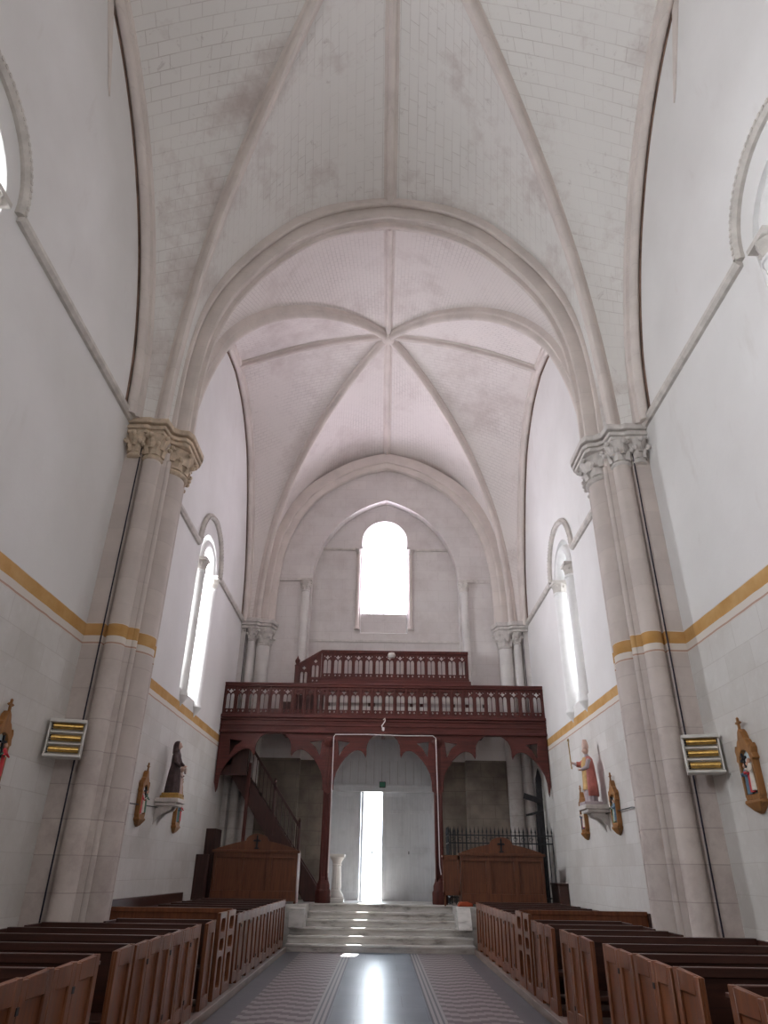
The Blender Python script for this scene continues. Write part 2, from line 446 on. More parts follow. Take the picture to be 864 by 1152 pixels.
# east closing wall behind the camera, added fill window, slab against light leaks
mb=MB().prism([(-W-1,0),(W+1,0),(W+1,16.4),(-W-1,16.4)],[arch_loop(0,1.5,4.2,9.5)],lambda a,b,d:(a,d,b),YE-1,YE)
tag(mb.build('wall_back',M['west'],smooth=False),kind='structure')
w=empty('window_5',(0,YE-.8,4.2),kind='structure')  # unseen window, added so fill light can come from behind
off(MB().prism(arch_loop(0,1.5,4.2,9.5),[],lambda a,b,d:(a,d,b),YE-.85,YE-.8),0,YE-.8,4.2).build('glass_pane',M['glassR'],w,smooth=False)
mb=MB().box(-W-1,W+1,YE-1,YB+1.2,16.4,16.7); tag(mb.build('roof_light_seal',M['west'],smooth=False),kind='structure')  # unseen slab above the vaults, added to stop the sun leaking in

# ------------------------------------------------------------------ west wall
def pointed(hw,z0,zsp,rise,n=14,cx=0):
    """pointed arch loop, slightly stilted"""
    R=(hw*hw+rise*rise)/(2*hw); cxo=R-hw; am=math.asin(min(1,rise/R))
    left=[(cx-hw+R-R*math.cos(am*i/n),zsp+R*math.sin(am*i/n)) for i in range(n+1)]
    right=[(2*cx-a,b) for a,b in reversed(left[:-1])]
    return ([(cx-hw,z0)] if z0<zsp else [])+left+right+([(cx+hw,z0)] if z0<zsp else [])
fm=lambda a,b,d:(a,d,b)
rec=pointed(2.38,.5,9.85,3.05)
mb=MB().prism([(-W-.5,.0),(W+.5,.0),(W+.5,16.4),(-W-.5,16.4)],[rec],fm,YW,YB-.001)
door=[(-1.57,.85),(-1.57,3.66),(1.53,3.66),(1.53,.85)]
winW=arch_loop(-.03,.76,8.25,11.5,18)
mb.prism([(-W-.5,0),(W+.5,0),(W+.5,16.4),(-W-.5,16.4)],[door,winW],fm,YB,YB+1.0)
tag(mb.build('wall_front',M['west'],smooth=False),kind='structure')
w=empty('window_6',(-.03,YB,8.25),kind='structure')
def pw(s,name,mat,**k): return off(s,-.03,YB,8.25).build(name,mat,w,**k)
ring=lambda hw,z0,zz,y:[(a,y,b) for a,b in arch_loop(-.03,hw,z0,zz,18)]
pw(MB().loft([ring(.758,8.25,11.5,YB),ring(.74,8.3,11.5,YB+.1),ring(.56,8.95,11.45,YB+.75),ring(.56,9.0,11.45,YB+.9)],cap=False),'splayed_reveal',M['white_stone'],angle=30)
pw(MB().prism(arch_loop(-.03,.76,8.24,11.5,18),[arch_loop(-.03,.56,9.0,11.45,18)],fm,YB+.9,YB+.98),'window_surround',M['white_stone'],smooth=False)
pw(MB().prism(arch_loop(-.03,.56,9.0,11.45,18),[],fm,YB+.82,YB+.84),'glass_pane',M['glassW'],smooth=False)
pw(MB().box(-.76,.70,YB+.10,YB+.8,8.26,8.93),'sill_block',M['west'],smooth=False)
s=MB(); s.tube([(-.03,YB+.81,9.0),(-.03,YB+.81,12.0)],.009,6)
for k in range(8): s.tube([(-.58,YB+.81,9.3+.32*k),(.52,YB+.81,9.3+.32*k)],.004,6)
pw(s,'lead_bars',M['lead'])
for q in (-1,1):
    xx=-.03+q*.86
    s=MB().lathe(xx,YB-.03,[(0,8.35),(.09,8.35),(.1,8.39),(.08,8.44),(.065,8.47),(.065,10.9),(.08,10.91),(.08,10.95),(.0,10.96)],14)
    cc=pw(s,'colonnette',M['rib'])
    s=MB().lathe(xx,YB-.03,[(.065,10.95),(.075,11.0),(.11,11.1),(.115,11.13)],12,fold=.1,nf=4); s.box(xx-.13,xx+.13,YB-.16,YB,11.13,11.2)
    off(s,-.03,YB,8.25).build('colonnette_capital',M['capR'],cc)
    x0,x1=sorted((q*.95,q*2.2)); 
    s=MB().box(x0-.03,x1-.03,YB-.05,YB,11.13,11.2); 
    for k in range(16): s.box(q*(1.0+k*.075)-.05,q*(1.0+k*.075),YB-.07,YB-.05,11.145,11.185)
    pw(s,'impost_string',M['string'])
# imposts and slender responds of the recess
s=MB()
for q in (-1,1):
    x0,x1=sorted((q*2.36,q*3.45)); s.box(x0,x1,YW-.05,YW,9.86,9.96)
s.box(-2.4,2.4,YB-.03,YB,7.95,8.02)
tag(s.build('trim_7',M['capR']),kind='structure')
for q,lb in ((-1,'left'),(1,'right')):
    xx=q*2.55; e=empty('slender_column',(xx,YW-.1,5.2),'slender pale stone half column on the west wall, %s of the round arched window recess'%lb,'column','slender responds of the west recess')
    off(MB().lathe(xx,YW-.06,[(.0,5.2),(.17,5.2),(.17,5.4),(.13,5.45),(.12,5.5),(.12,9.45),(.14,9.47),(.14,9.5),(.0,9.51)],16),xx,YW-.1,5.2).build('shaft',M['pierw'],e)
    s=MB().lathe(xx,YW-.06,[(.12,9.5),(.13,9.6),(.18,9.75),(.19,9.8)],16,fold=.08,nf=6); s.box(xx-.19,xx+.19,YW-.24,YW,9.8,9.87)
    for a in range(8):
        aa=a*PI/4
        for zz,rr in ((9.62,.15),(9.74,.18)): s.lathe(xx+rr*math.cos(aa+zz*9),YW-.06+rr*math.sin(aa+zz*9),[(0,zz-.03),(.025,zz-.01),(.025,zz+.02),(0,zz+.04)],6)
    off(s,xx,YW-.1,5.2).build('capital',M['string'],e)

# ------------------------------------------------------------------ vault
ceil=empty('ceiling',(0,10,8.4),kind='structure')
def cb(s,name,mat,**k): return off(s,0,10,8.4).build(name,mat,ceil,**k)
prT=[(3.62,8.3),(3.63,9.4),(3.60,10.2),(3.50,11.0),(3.28,11.75),(2.92,12.45),(2.4,13.15),(1.75,13.8),(.95,14.20),(0,14.40)]      # transverse soffit |x|,z
prD=[(1,8.3),(.985,9.7),(.94,11.0),(.87,12.05),(.735,13.15),(.56,14.1),(.345,14.9),(.16,15.35),(0,15.58)]             # diagonal, fraction,z
prWn=[(4.95,8.3),(4.75,9.6),(4.15,11.05),(3.3,12.25),(2.3,13.15),(1.2,13.7),(0,13.95)]
prWw=[(4.72,8.3),(4.5,9.7),(4.0,11.05),(3.35,12.3),(2.55,13.35),(1.3,14.1),(0,14.35)]
NS=30
def bay(yc,ty_plus,ty_minus,dy_plus,dy_minus,prW,mat,sides=(1,-1)):
    boss=15.6
    for sy,ty,dy in ((1,ty_plus,dy_plus),(-1,ty_minus,dy_minus)):
        kx=1.0
        for sx in (1,-1):
            T=resample(catmull([(sx*(x+.18 if x>0 else 0),ty,z+.26) for x,z in prT]),NS)
            D=resample(catmull([(sx*3.98*f,yc+(dy-yc)*f,z+.05) for f,z in prD]),NS)
            Wc=resample(catmull([(sx*4.42,yc+sy*a*(abs(dy-yc)/(4.95 if prW is prWn else 4.72)) if False else yc+sy*a,z+.03) for a,z in prW]),NS)
            for A,kind in ((T,'T'),(Wc,'W')):
                s=MB(); s.uv=[]; n2=12
                for i in range(NS+1):
                    t=i/NS
                    for j in range(n2+1):
                        q=j/n2; P=A[i].lerp(D[i],q)
                        P.z+=.22*math.sin(PI*q)*t**3
                        s.v.append(tuple(P))
                        s.uv.append(((A[NS]-D[NS]).length*q*(.35+.65*t), t*9.0))
                for i in range(NS):
                    for j in range(n2):
                        a=i*(n2+1)+j; s.f.append([a,a+1,a+n2+2,a+n2+1]); s.mi.append(0)
                cb(s,'vault_web',mat,recalc=False)
            # diagonal rib
            s=MB(); side=Vector((-(dy-yc),sx*3.98,0)).normalized()
            pr=[(-.13,.14),(-.13,.0),(-.085,-.04),(-.075,-.12),(-.04,-.17),(0,-.185),(.04,-.17),(.075,-.12),(.085,-.04),(.13,.0),(.13,.14)]
            pts=[Vector((sx*3.98*f,yc+(dy-yc)*f,z)) for f,z in prD]; pts=resample(catmull([tuple(p) for p in pts]),NS)
            # normal orientation: make b>0 upward/outward
            t=(pts[3]-pts[2]).normalized(); n=side.cross(t)
            if n.z<0 or n.x*sx<0: side=-side
            s.sweep(pts,side,pr); cb(s,'diagonal_rib',M['rib'])
            # ridge ribs
        # longitudinal ridge
        def ridge(A,B,side):
            pts=[]
            for j in range(17):
                q=j/16; P=A.lerp(B,q); P.z+=.22*math.sin(PI*q)-.02; pts.append(P)
            prr=[(-.14,.12),(-.14,-.01),(-.085,-.03),(-.06,-.11),(0,-.14),(.06,-.11),(.085,-.03),(.14,-.01),(.14,.12)]
            side=Vector(side); t=(pts[3]-pts[2]).normalized()
            if side.cross(t).z<0: side=-side
            s=MB().sweep(pts,side,prr); cb(s,'ridge_rib',M['rib'])
        ridge(Vector((0,ty,14.66)),Vector((0,yc,15.63)),(1,0,0))
    for sx in (1,-1):
        ridge(Vector((sx*W,yc,prW[-1][1]+.03)),Vector((0,yc,15.63)),(0,1,0))
        # wall rib
        pts=[]
        for sy in (1,-1):
            L=catmull([(yc+sy*a,z) for a,z in prW]); pts+= L if sy>0 else list(reversed(L))[1:]
        pts=[(sx*W,a,b) for a,b in pts]
        prr=[(0,-.16),(-sx*.20,-.16),(-sx*.20,-.02),(-sx*.155,.0)]+[(-sx*(.085+.075*math.cos(t)),.075+.085*math.sin(t)) for t in [-.6+ (PI+.9)*j/9 for j in range(10)]]+[(0,.05)]
        # sweep normal n = side x t ; at start t goes up, want b>0 outward from the bay
        s=MB().sweep(pts,(1,0,0),[(a,b*1) for a,b in prr]); cb(s,'wall_rib',M['rib'])
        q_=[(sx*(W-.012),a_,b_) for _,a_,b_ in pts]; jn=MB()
        jn.sweep([(sx*W,P_[1],P_[2]) for P_ in pts],(1,0,0),[(0,.10),(-sx*.012,.10),(-sx*.022,.155),(0,.175)]); cb(jn,'rib_crease_strip',M['joint'])  # added dark strip draws the dust and shade of the rib crease
    s=MB(); s.lathe(0,yc,[(0,15.33),(.10,15.34),(.17,15.40),(.2,15.48),(.2,15.62)],16); cb(s,'boss',M['rib'])
bay(4.4,9.98,-1.3,9.75,-.95,prWn,M['v1'])
bay(15.3,YW,10.62,20.15,10.85,prWw,M['v2'])
# transverse arches
def tarch(y0,y1,prof,name='transverse_arch'):
    L=catmull([(x,z) for x,z in prof],6); full=L+[(-a,b) for a,b in reversed(L[:-1])]
    ym=(y0+y1)/2; hw=(y1-y0)/2
    o_,k_=.17,hw*.5
    rl=lambda c,r0:[(c+r0*math.cos(t),r0*.9*math.sin(t)) for t in [PI,PI*.75,PI*.5,PI*.25,0]]
    P=[(-hw,-.5),(-hw,-o_-.03)]+[(x-0,y-o_-.01) for x,y in rl(-hw+.05,.05)]+[(-k_-.03,-o_-.03),(-k_-.01,-.02)]+rl(-k_+.055,.055)+[(-k_+.13,-.035),(k_-.13,-.035)]+rl(k_-.055,.055)+[(k_+.01,-.02),(k_+.03,-o_-.03)]+[(x,y-o_-.01) for x,y in rl(hw-.05,.05)]+[(hw,-o_-.03),(hw,-.5)]
    pts=[(a,ym,b) for a,b in full]
    # side x t : side=(0,1,0), t up at +x  -> n=(1,0,0)*... choose sign so that b>0 points inward
    s=MB(); side=Vector((0,1,0)); t=Vector((0,0,1)); n=side.cross(t)   # =(1,0,0) at +x end => outward
    P=[(a,-b) for a,b in P]
    s.sweep(pts,side,P); cb(s,name,M['rib'])
tarch(9.92,10.68,prT)
tarch(-1.6,-1.0,prT)
# west wall arch
prWest=[(3.5,8.4),(3.5,9.4),(3.42,10.5),(3.22,11.4),(2.85,12.25),(2.3,12.95),(1.6,13.5),(.85,13.9),(0,14.15)]
tarch(20.22,20.62,prWest,'west_wall_arch')
# web strip between wall arch and web edge is closed by the arch back

# beyond the near bay: plain barrel ceiling behind the camera
mb=MB(); mb.box(-W,W,YE,-1.3,14.6,14.8); cb(mb,'rear_ceiling',M['v1'])
mb=MB().prism([(-W,8.5)]+[(-x,z) for x,z in prT]+[(x,z) for x,z in reversed(prT[:-1])]+[(W,8.5),(W,15.5),(-W,15.5)],[],fm,-1.65,-1.35); cb(mb,'rear_spandrel',M['v1'])

# ------------------------------------------------------------------ piers
def leafcap(s,cx,cy,r0,r1,z0,z1,n=8,seed=0,a0=0):
    """bell of a foliate capital with curled leaves"""
    rnd=random.Random(seed)
    s.lathe(cx,cy,[(r0,z0),(r0*1.02,z0+(z1-z0)*.3),(r0*1.15,z0+(z1-z0)*.6),(r1*.98,z1)],24)
    for tier,(zz,hh,rr) in enumerate(((z0+.02,(z1-z0)*.5,1.03),(z0+(z1-z0)*.35,(z1-z0)*.62,1.1))):
        for k in range(n):
            a=2*PI*(k+.5*tier)/n+a0; d=Vector((math.cos(a),math.sin(a),0)); w=Vector((-d.y,d.x,0))
            lw=2*PI*r0/n*.42; rings=[]
            for i in range(7):
                t=i/6; rad=r0*rr+(.02+.07*t*t+ (0 if t<.8 else .03)) ; z=zz+hh*min(t,.86)-(0 if t<.85 else hh*.12)
                wd=lw*(1-.55*t)+.006
                c=Vector((cx,cy,z))+d*rad
                rings.append([c-w*wd-d*.015,c+d*.02,c+w*wd-d*.015,c-d*.025])
            s.loft(rings)
            # curl knob
            c=Vector((cx,cy,zz+hh*.8))+d*(r0*rr+.11)
            s.lathe(c.x,c.y,[(0,c.z-.045),(.035,c.z-.025),(.045,c.z),(.035,c.z+.03),(0,c.z+.045)],8)
def plan(sx,pts,cy,mir=True):
    """plan half outline (X from axis, dy from centre) -> full symmetrical polygon"""
    L=[(sx*x,cy+dy) for x,dy in pts]
    if mir: L=L+[(sx*x,cy-dy) for x,dy in reversed(pts)]
    return L
def pier(sx,lbl,capm):
    cy=10.3; e=empty('clustered_pier',(sx*4.1,cy,0),lbl,'pier','clustered piers of the nave')
    def p(s,name,mat,**k): return off(s,sx*4.1,cy,0).build(name,mat,e,**k)
    fz=lambda a,b,d:(a,b,d)
    core=plan(sx,[(4.40,-.70),(4.12,-.70),(4.12,-.62),(4.06,-.55),(3.84,-.55),(3.76,-.5),(3.76,-.30),(3.9,-.28)],cy)
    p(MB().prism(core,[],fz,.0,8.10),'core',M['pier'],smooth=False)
    base=plan(sx,[(4.40,-.82),(4.0,-.82),(3.9,-.70),(3.62,-.60),(3.45,-.40)],cy)
    p(MB().prism(base,[],fz,.0,.45),'base',M['pier'],smooth=False,bevel=.03)
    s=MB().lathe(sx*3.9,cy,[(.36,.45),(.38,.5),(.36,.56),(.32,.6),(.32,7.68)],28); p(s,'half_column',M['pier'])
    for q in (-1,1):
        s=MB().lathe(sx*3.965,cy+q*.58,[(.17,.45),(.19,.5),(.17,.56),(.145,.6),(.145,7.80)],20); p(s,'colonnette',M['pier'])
        s=MB().lathe(sx*3.745,cy+q*.44,[(.05,.45),(.05,7.7)],12); p(s,'angle_roll',M['pier'])
    # capitals
    s=MB(); s.lathe(sx*3.9,cy,[(.32,7.58),(.36,7.60),(.375,7.63),(.36,7.66),(.32,7.68)],28)
    leafcap(s,sx*3.9,cy,.33,.44,7.66,8.06,8,3)
    for q in (-1,1):
        xx,yy=sx*3.965,cy+q*.58
        s.lathe(xx,yy,[(.145,7.60),(.17,7.62),(.175,7.64),(.16,7.67),(.145,7.68)],20)
        leafcap(s,xx,yy,.15,.23,7.66,8.06,6,5)
        xx=sx*4.24; yy=cy+q*.68
        s.lathe(xx,yy,[(.11,7.62),(.125,7.64),(.11,7.68)],16); leafcap(s,xx,yy,.11,.18,7.68,8.06,6,6)
    p(s,'foliate_capital',capm)
    def ab(o,z0,z1): return plan(sx,[(4.40,-.82-o),(4.08-o,-.82-o),(4.04-o,-.78-o),(3.79-o,-.78-o),(3.76-o,-.52-o),(3.66-o,-.44-o),(3.52-o,-.42-o),(3.46-o,-.34)],cy),z0,z1
    s=MB()
    for o,z0,z1 in ((0,8.06,8.13),(.035,8.13,8.20),(.0,8.20,8.235),(.06,8.235,8.34)):
        P,a,b=ab(o,z0,z1); s.prism(P,[],fz,a,b)
    p(s,'abacus',capm,smooth=False,bevel=.012)
pier(-1,'tall clustered stone pier on the left wall with a yellowed leaf capital',M['capL'])
pier(1,'tall clustered stone pier on the right wall with a clean pale leaf capital',M['capR'])
def westpier(sx,lbl):
    e=empty('corner_respond',(sx*4.0,20.3,.86),lbl,'column','stone responds in the west corners')
    def p(s,name,mat,**k): return off(s,sx*4.0,20.3,.86).build(name,mat,e,**k)
    fz=lambda a,b,d:(a,b,d)
    core=[(sx*4.40,20.1),(sx*4.25,20.1),(sx*4.22,20.28),(sx*3.98,20.3),(sx*3.94,20.4),(sx*3.8,20.4),(sx*3.6,YW),(sx*4.40,YW)]
    p(MB().prism(core,[],fz,.86,8.2),'core',M['pierw'],smooth=False)
    p(MB().lathe(sx*4.08,20.22,[(.15,.86),(.15,1.1),(.115,1.15),(.115,7.75)],16),'colonnette',M['pierw'])
    p(MB().lathe(sx*3.74,20.42,[(.26,.86),(.26,1.1),(.21,1.18),(.21,7.65)],20),'half_column',M['pierw'])
    s=MB(); s.lathe(sx*3.74,20.42,[(.21,7.62),(.24,7.65),(.21,7.69)],20); leafcap(s,sx*3.74,20.42,.215,.34,7.68,8.1,7,1)
    s.lathe(sx*4.08,20.22,[(.115,7.72),(.14,7.74),(.115,7.78)],16); leafcap(s,sx*4.08,20.22,.12,.2,7.77,8.1,6,2)
    p(s,'foliate_capital',M['capR'])
    s=MB()
    for o,z0,z1 in ((0,8.1,8.18),(.04,8.19,8.27),(.07,8.28,8.4)):
        P=[(sx*4.40,19.98-o),(sx*(3.95-o),19.98-o),(sx*(3.86-o),20.1-o),(sx*(3.52-o),20.12-o),(sx*(3.40-o),YW),(sx*4.40,YW)]
        s.prism(P,[],fz,z0,z1)
    p(s,'abacus',M['capR'],smooth=False,bevel=.01)
westpier(-1,'pale stone corner shafts with leaf capital above the left end of the gallery')
westpier(1,'pale stone corner shafts with leaf capital above the right end of the gallery')
# cables down the piers; dark tube also paints the clustered piers' shadow gap
for sx,nm in ((-1,'left'),(1,'right')):
    s=MB().tube([(sx*4.135,9.585,7.84),(sx*4.135,9.585,3.5),(sx*4.135,9.585,.1)],.011,8)
    tag(s.build('cable',M['cable']),'thin black cable and shadow gap line running down the %s clustered pier'%nm,'cable')
    s=MB().tube([(sx*4.235,20.08,8.1),(sx*4.235,20.08,5.3)],.010,8)
    tag(s.build('cable',M['cable']),'thin black cable running down the %s corner shafts above the gallery'%nm,'cable')

# ------------------------------------------------------------------ doors
def rel(par): 
    L=par.location
    def f(mb,name,mat,p=None,**k): return off(mb,L.x,L.y,L.z).build(name,mat,p or par,**k)
    return f
ZP=.86
e=empty('door_1',(0,20.95,ZP),kind='structure'); p=rel(e)
s=MB(); s.box(-1.57,-1.47,20.82,21.0,ZP,3.66); s.box(1.43,1.53,20.82,21.0,ZP,3.66); s.box(-1.62,1.58,20.78,21.0,3.56,3.74); s.box(-1.62,1.58,20.76,20.8,3.70,3.76)
p(s,'door_frame',M['doorpaint'],bevel=.006)
def leaf(x0,x1,y=20.9):
    s=MB(); s.box(x0,x1,y,y+.05,ZP-.012,3.56)
    for a,b in ((x0,x0+.09),(x1-.09,x1)): s.box(a,b,y-.02,y,ZP-.012,3.56)
    for z0,z1 in ((ZP-.012,ZP+.2),(2.02,2.14),(3.0,3.1),(3.44,3.56)): s.box(x0+.09,x1-.09,y-.02,y,z0,z1)
    n=max(2,int((x1-x0)/.14))
    for k in range(1,n): s.box(x0+(x1-x0)*k/n-.004,x0+(x1-x0)*k/n+.004,y-.006,y,ZP+.2,3.44)
    return s
for a,b in ((-1.47,-.60),(0.0,.705),(.705,1.43)):
    d=p(leaf(a,b),'door_leaf',M['doorpaint'],bevel=.004)
    if a==.705: 
        off(MB().box(.74,.76,20.85,20.88,1.98,2.05),0,20.95,ZP).build('door_handle',M['iron'],d)
s=leaf(-.60,-.02); sa=math.radians(58); hx,hy=-.60,20.95
s.v=[(hx+(x-hx)*math.cos(sa)-(y-hy)*math.sin(sa),hy+(x-hx)*math.sin(sa)+(y-hy)*math.cos(sa),z) for x,y,z in s.v]
d=p(s,'door_leaf',M['doorpaint'],bevel=.004)
hh=MB().box(-.12,-.09,20.85,20.88,1.98,2.06); hh.v=[(hx+(x-hx)*math.cos(sa)-(y-hy)*math.sin(sa),hy+(x-hx)*math.sin(sa)+(y-hy)*math.cos(sa),z) for x,y,z in hh.v]
off(hh,0,20.95,ZP).build('door_handle',M['iron'],d)
# boarded tympanum over the door
s=MB()
n=14
for k in range(n):
    a=-1.62+3.2*k/n; s.box(a+.003,a+3.2/n-.003,20.80,20.85,3.76,5.0)
tag(s.build('trim_8',M['doorpaint'],bevel=.003),kind='structure')
# outside ground
mb=MB().box(-8,8,YB+1.0,40,.3,.84); tag(mb.build('ground',M['earth']),kind='structure')

# emergency light above the door
e=empty('exit_light',(0,20.72,3.68),'small dark green exit light fixed above the open church door','light'); p=rel(e)
p(MB().box(-.09,.09,20.70,20.76,3.66,3.82),'housing',M['iron'],bevel=.01)
M['green']=m_plain('green_exit_plate',(.03,.20,.12),.4,.4,0,.05,5,0)
p(MB().box(-.075,.075,20.69,20.70,3.68,3.80),'plate',M['green'])

# ------------------------------------------------------------------ gallery
e=empty('gallery',(0,18.9,4.78),'dark red wooden organ gallery on two posts across the west end of the nave','gallery'); p=rel(e)
def lancet(cx,w,z0,z1,n=6):
    r=w/2; return [(cx-r,z0),(cx-r,z1-r*1.6)]+[(cx-r*math.cos(PI*i/n),z1-r*1.6+r*1.6*math.sin(PI*i/n)) for i in range(1,n)]+[(cx+r,z1-r*1.6),(cx+r,z0)]
def quat(cx,cz,r,n=12): return [(cx+r*(1+.28*math.cos(4*2*PI*i/n/1))*math.cos(2*PI*i/n),cz+r*(1+.28*math.cos(8*PI*i/n))*math.sin(2*PI*i/n)) for i in range(n)]
def dia(cx,cz,r): return [(cx-r,cz),(cx,cz-r*1.2),(cx+r,cz),(cx,cz+r*1.2)]
def panel(w,h,zb,mp,sh=0):
    k=h/.85
    holes=[lancet(-.058,.098,zb+.16*k,zb+.60*k),lancet(.058,.098,zb+.16*k,zb+.60*k),quat(0,zb+.665*k,.052,16),dia(-.062,zb+.10*k,.03),dia(.062,zb+.10*k,.03),dia(-.09,zb+.70*k,.022),dia(.09,zb+.70*k,.022)]
    outer=[(-w/2+.012,zb),(w/2-.012,zb),(w/2-.012,zb+h*.93),(-w/2+.012,zb+h*.93)]
    return MB().prism(outer,holes,mp,-.016,.016)
NP=28; pw_=8.76/NP
base=None
for k in range(NP):
    cx=-4.38+pw_*(k+.5)
    if base is None:
        s=panel(pw_,.80,0,lambda a,b,d:(a,d,b)); base=s.build('balustrade_panel',M['redwoodv'],e,smooth=False); o=base
    else: o=base.copy(); C.objects.link(o)
    o.location=(cx,0,5.29-4.78)
s=MB()
for k in range(NP+1):
    x=-4.38+pw_*k; s.box(x-.022,x+.022,18.86,18.93,5.27,6.06)
p(s,'balustrade_stiles',M['redwoodv'],bevel=.005)
s=MB(); s.box(-4.39,4.39,18.83,18.97,6.04,6.13); s.box(-4.39,4.39,18.80,18.99,6.10,6.145); s.box(-4.39,4.39,18.85,18.95,5.24,5.30)
p(s,'handrail',M['redwood'],bevel=.008)
s=MB(); s.box(-4.39,4.39,18.80,19.0,4.80,5.26)
for z0,z1,y in ((5.19,5.27,18.73),(5.12,5.17,18.76),(4.98,5.02,18.77),(4.80,4.86,18.75)): s.box(-4.39,4.39,y,18.81,z0,z1)
p(s,'beam',M['redwood'],bevel=.008)
# deck
s=MB(); s.box(-3.2,3.2,19.0,YW-.01,5.12,5.24); s.box(-4.39,-3.2,19.0,19.98,5.12,5.24); s.box(3.2,4.39,19.0,19.98,5.12,5.24)
for k in range(13):
    xx=-4.2+.7*k; s.box(xx-.05,xx+.05,19.0,YW-.01 if abs(xx)<3.2 else 19.98,4.95,5.12)
p(s,'deck',M['darkwood'])
# arcade fascia
def fasc(half):
    return half
def cusped(x0,x1,zt,zlow,lob,cx):
    """underside outline between x0..x1 (from left to right)"""
    c=cx; P=[]
    # left spring -> side lobe -> cusp -> top lobe -> mirrored
    hw=(x1-x0)/2
    L=[(-hw,zlow-.28),(-hw+.01,zlow-.05),(-.96*hw,zlow+.14),(-.89*hw,zlow+.32),(-.80*hw,zlow+.48),(-.71*hw,zlow+.60)]
    L+=[(-.65*hw,zlow+.66),(-.59*hw,zlow+.70),(-.53*hw,zlow+.71),(-.47*hw,zlow+.695),(-.42*hw,zlow+.65),(-.385*hw,zlow+.58),(-.365*hw,zlow+.52)]
    L+=[(-.35*hw,zlow+.60),(-.35*hw,zlow+.74),(-.335*hw,zlow+.86),(-.29*hw,zlow+.98),(-.22*hw,zlow+1.07),(-.12*hw,zlow+1.13),(0,zlow+1.15)]
    R=[(-a,b) for a,b in reversed(L[:-1])]
    return [(c+a,b) for a,b in L+R]
ZL=3.68
ar_c=cusped(-1.27,1.29,0,ZL,0,.01)
def ar_side(sg):
    if sg<0: x0,x1=-4.28,-1.56
    else: x0,x1=1.58,4.30
    return cusped(x0,x1,0,ZL,0,(x0+x1)/2)
ZT=4.90
def tri(cx,sg): return [(cx,4.62),(cx+.32,4.58),(cx+.17,4.46),(cx+.04,4.24)] if sg>0 else [(cx,4.62),(cx-.04,4.24),(cx-.17,4.46),(cx-.32,4.58)]
mp=lambda a,b,d:(a,18.86+d,b)
# centre fascia
s=MB().prism([(-1.42,ZT),(-1.42,3.3)]+ar_c+[(1.44,3.3),(1.44,ZT)],[tri(-1.2,1),tri(1.22,-1)],mp,-.03,.03); p(s,'arched_fascia',M['redwood'],smooth=False,bevel=.006)
s=MB().prism([(-4.38,ZT),(-4.38,3.55),(-4.32,3.30)]+ar_side(-1)+[(-1.42,3.3),(-1.42,ZT)],[tri(-4.1,1),tri(-1.63,-1)],mp,-.03,.03); p(s,'arched_fascia',M['redwood'],smooth=False,bevel=.006)
s=MB().prism([(1.44,ZT),(1.44,3.3)]+ar_side(1)+[(4.32,3.30),(4.38,3.55),(4.38,ZT)],[tri(1.65,1),tri(4.12,-1)],mp,-.03,.03); p(s,'arched_fascia',M['redwood'],smooth=False,bevel=.006)
# inner curved brackets at the posts and posts
for cx in (-1.42,1.44):
    s=MB(); s.box(cx-.09,cx+.09,18.87,19.05,ZP,4.80)
    for q in (-1,1): s.tube([(cx+q*.075,18.86,1.35),(cx+q*.075,18.86,4.5)],.035,8)
    s.lathe(cx,18.96,[(0,ZP),(.20,ZP),(.20,1.12),(.17,1.16),(.17,1.25),(.13,1.34),(.12,1.40),(.10,1.42)],8,a0=PI/8,a1=PI/8+2*PI)
    s.lathe(cx,18.90,[(.10,4.46),(.13,4.5),(.17,4.6),(.17,4.66),(.10,4.7)],10)
    s.box(cx-.03,cx+.03,18.80,18.87,3.45,4.5)
    p(s,'post',M['redwoodv'],bevel=.006)
s=MB(); s.box(-4.38,-4.30,18.93,19.95,4.5,5.12)
p(s,'wall_plate',M['darkwood'])
# upper tier
s=MB(); s.box(-1.86,2.50,19.8,YW-.01,6.30,6.44); s.box(-1.9,2.54,19.74,19.80,6.26,6.48)
for x in (-1.8,-.3,1.1,2.42): s.box(x-.05,x+.05,19.84,19.94,5.24,6.30)
p(s,'upper_deck',M['redwood'],bevel=.006)
NU=14; uw=4.30/NU
ub=None
for k in range(NU):
    cx=-1.83+uw*(k+.5)
    if ub is None: s=panel(uw,.80,0,lambda a,b,d:(a,d,b)); ub=s.build('upper_balustrade_panel',M['redwoodv'],e,smooth=False); o=ub
    else: o=ub.copy(); C.objects.link(o)
    o.location=(cx,.92,6.53-4.78)
s=MB()
for k in range(NU+1):
    x=-1.83+uw*k; s.box(x-.02,x+.02,19.79,19.85,6.46,7.30)
s.box(-1.86,2.50,19.77,19.87,7.28,7.37); s.box(-1.86,2.50,19.78,19.86,6.46,6.55)
s.box(2.44,2.50,19.80,YW-.02,7.28,7.36); s.box(2.44,2.50,19.80,YW-.02,6.46,6.54)
for k in range(5): s.box(2.45,2.49,19.95+.13*k,19.98+.13*k,6.5,7.3)
p(s,'upper_handrail',M['redwoodv'],bevel=.005)
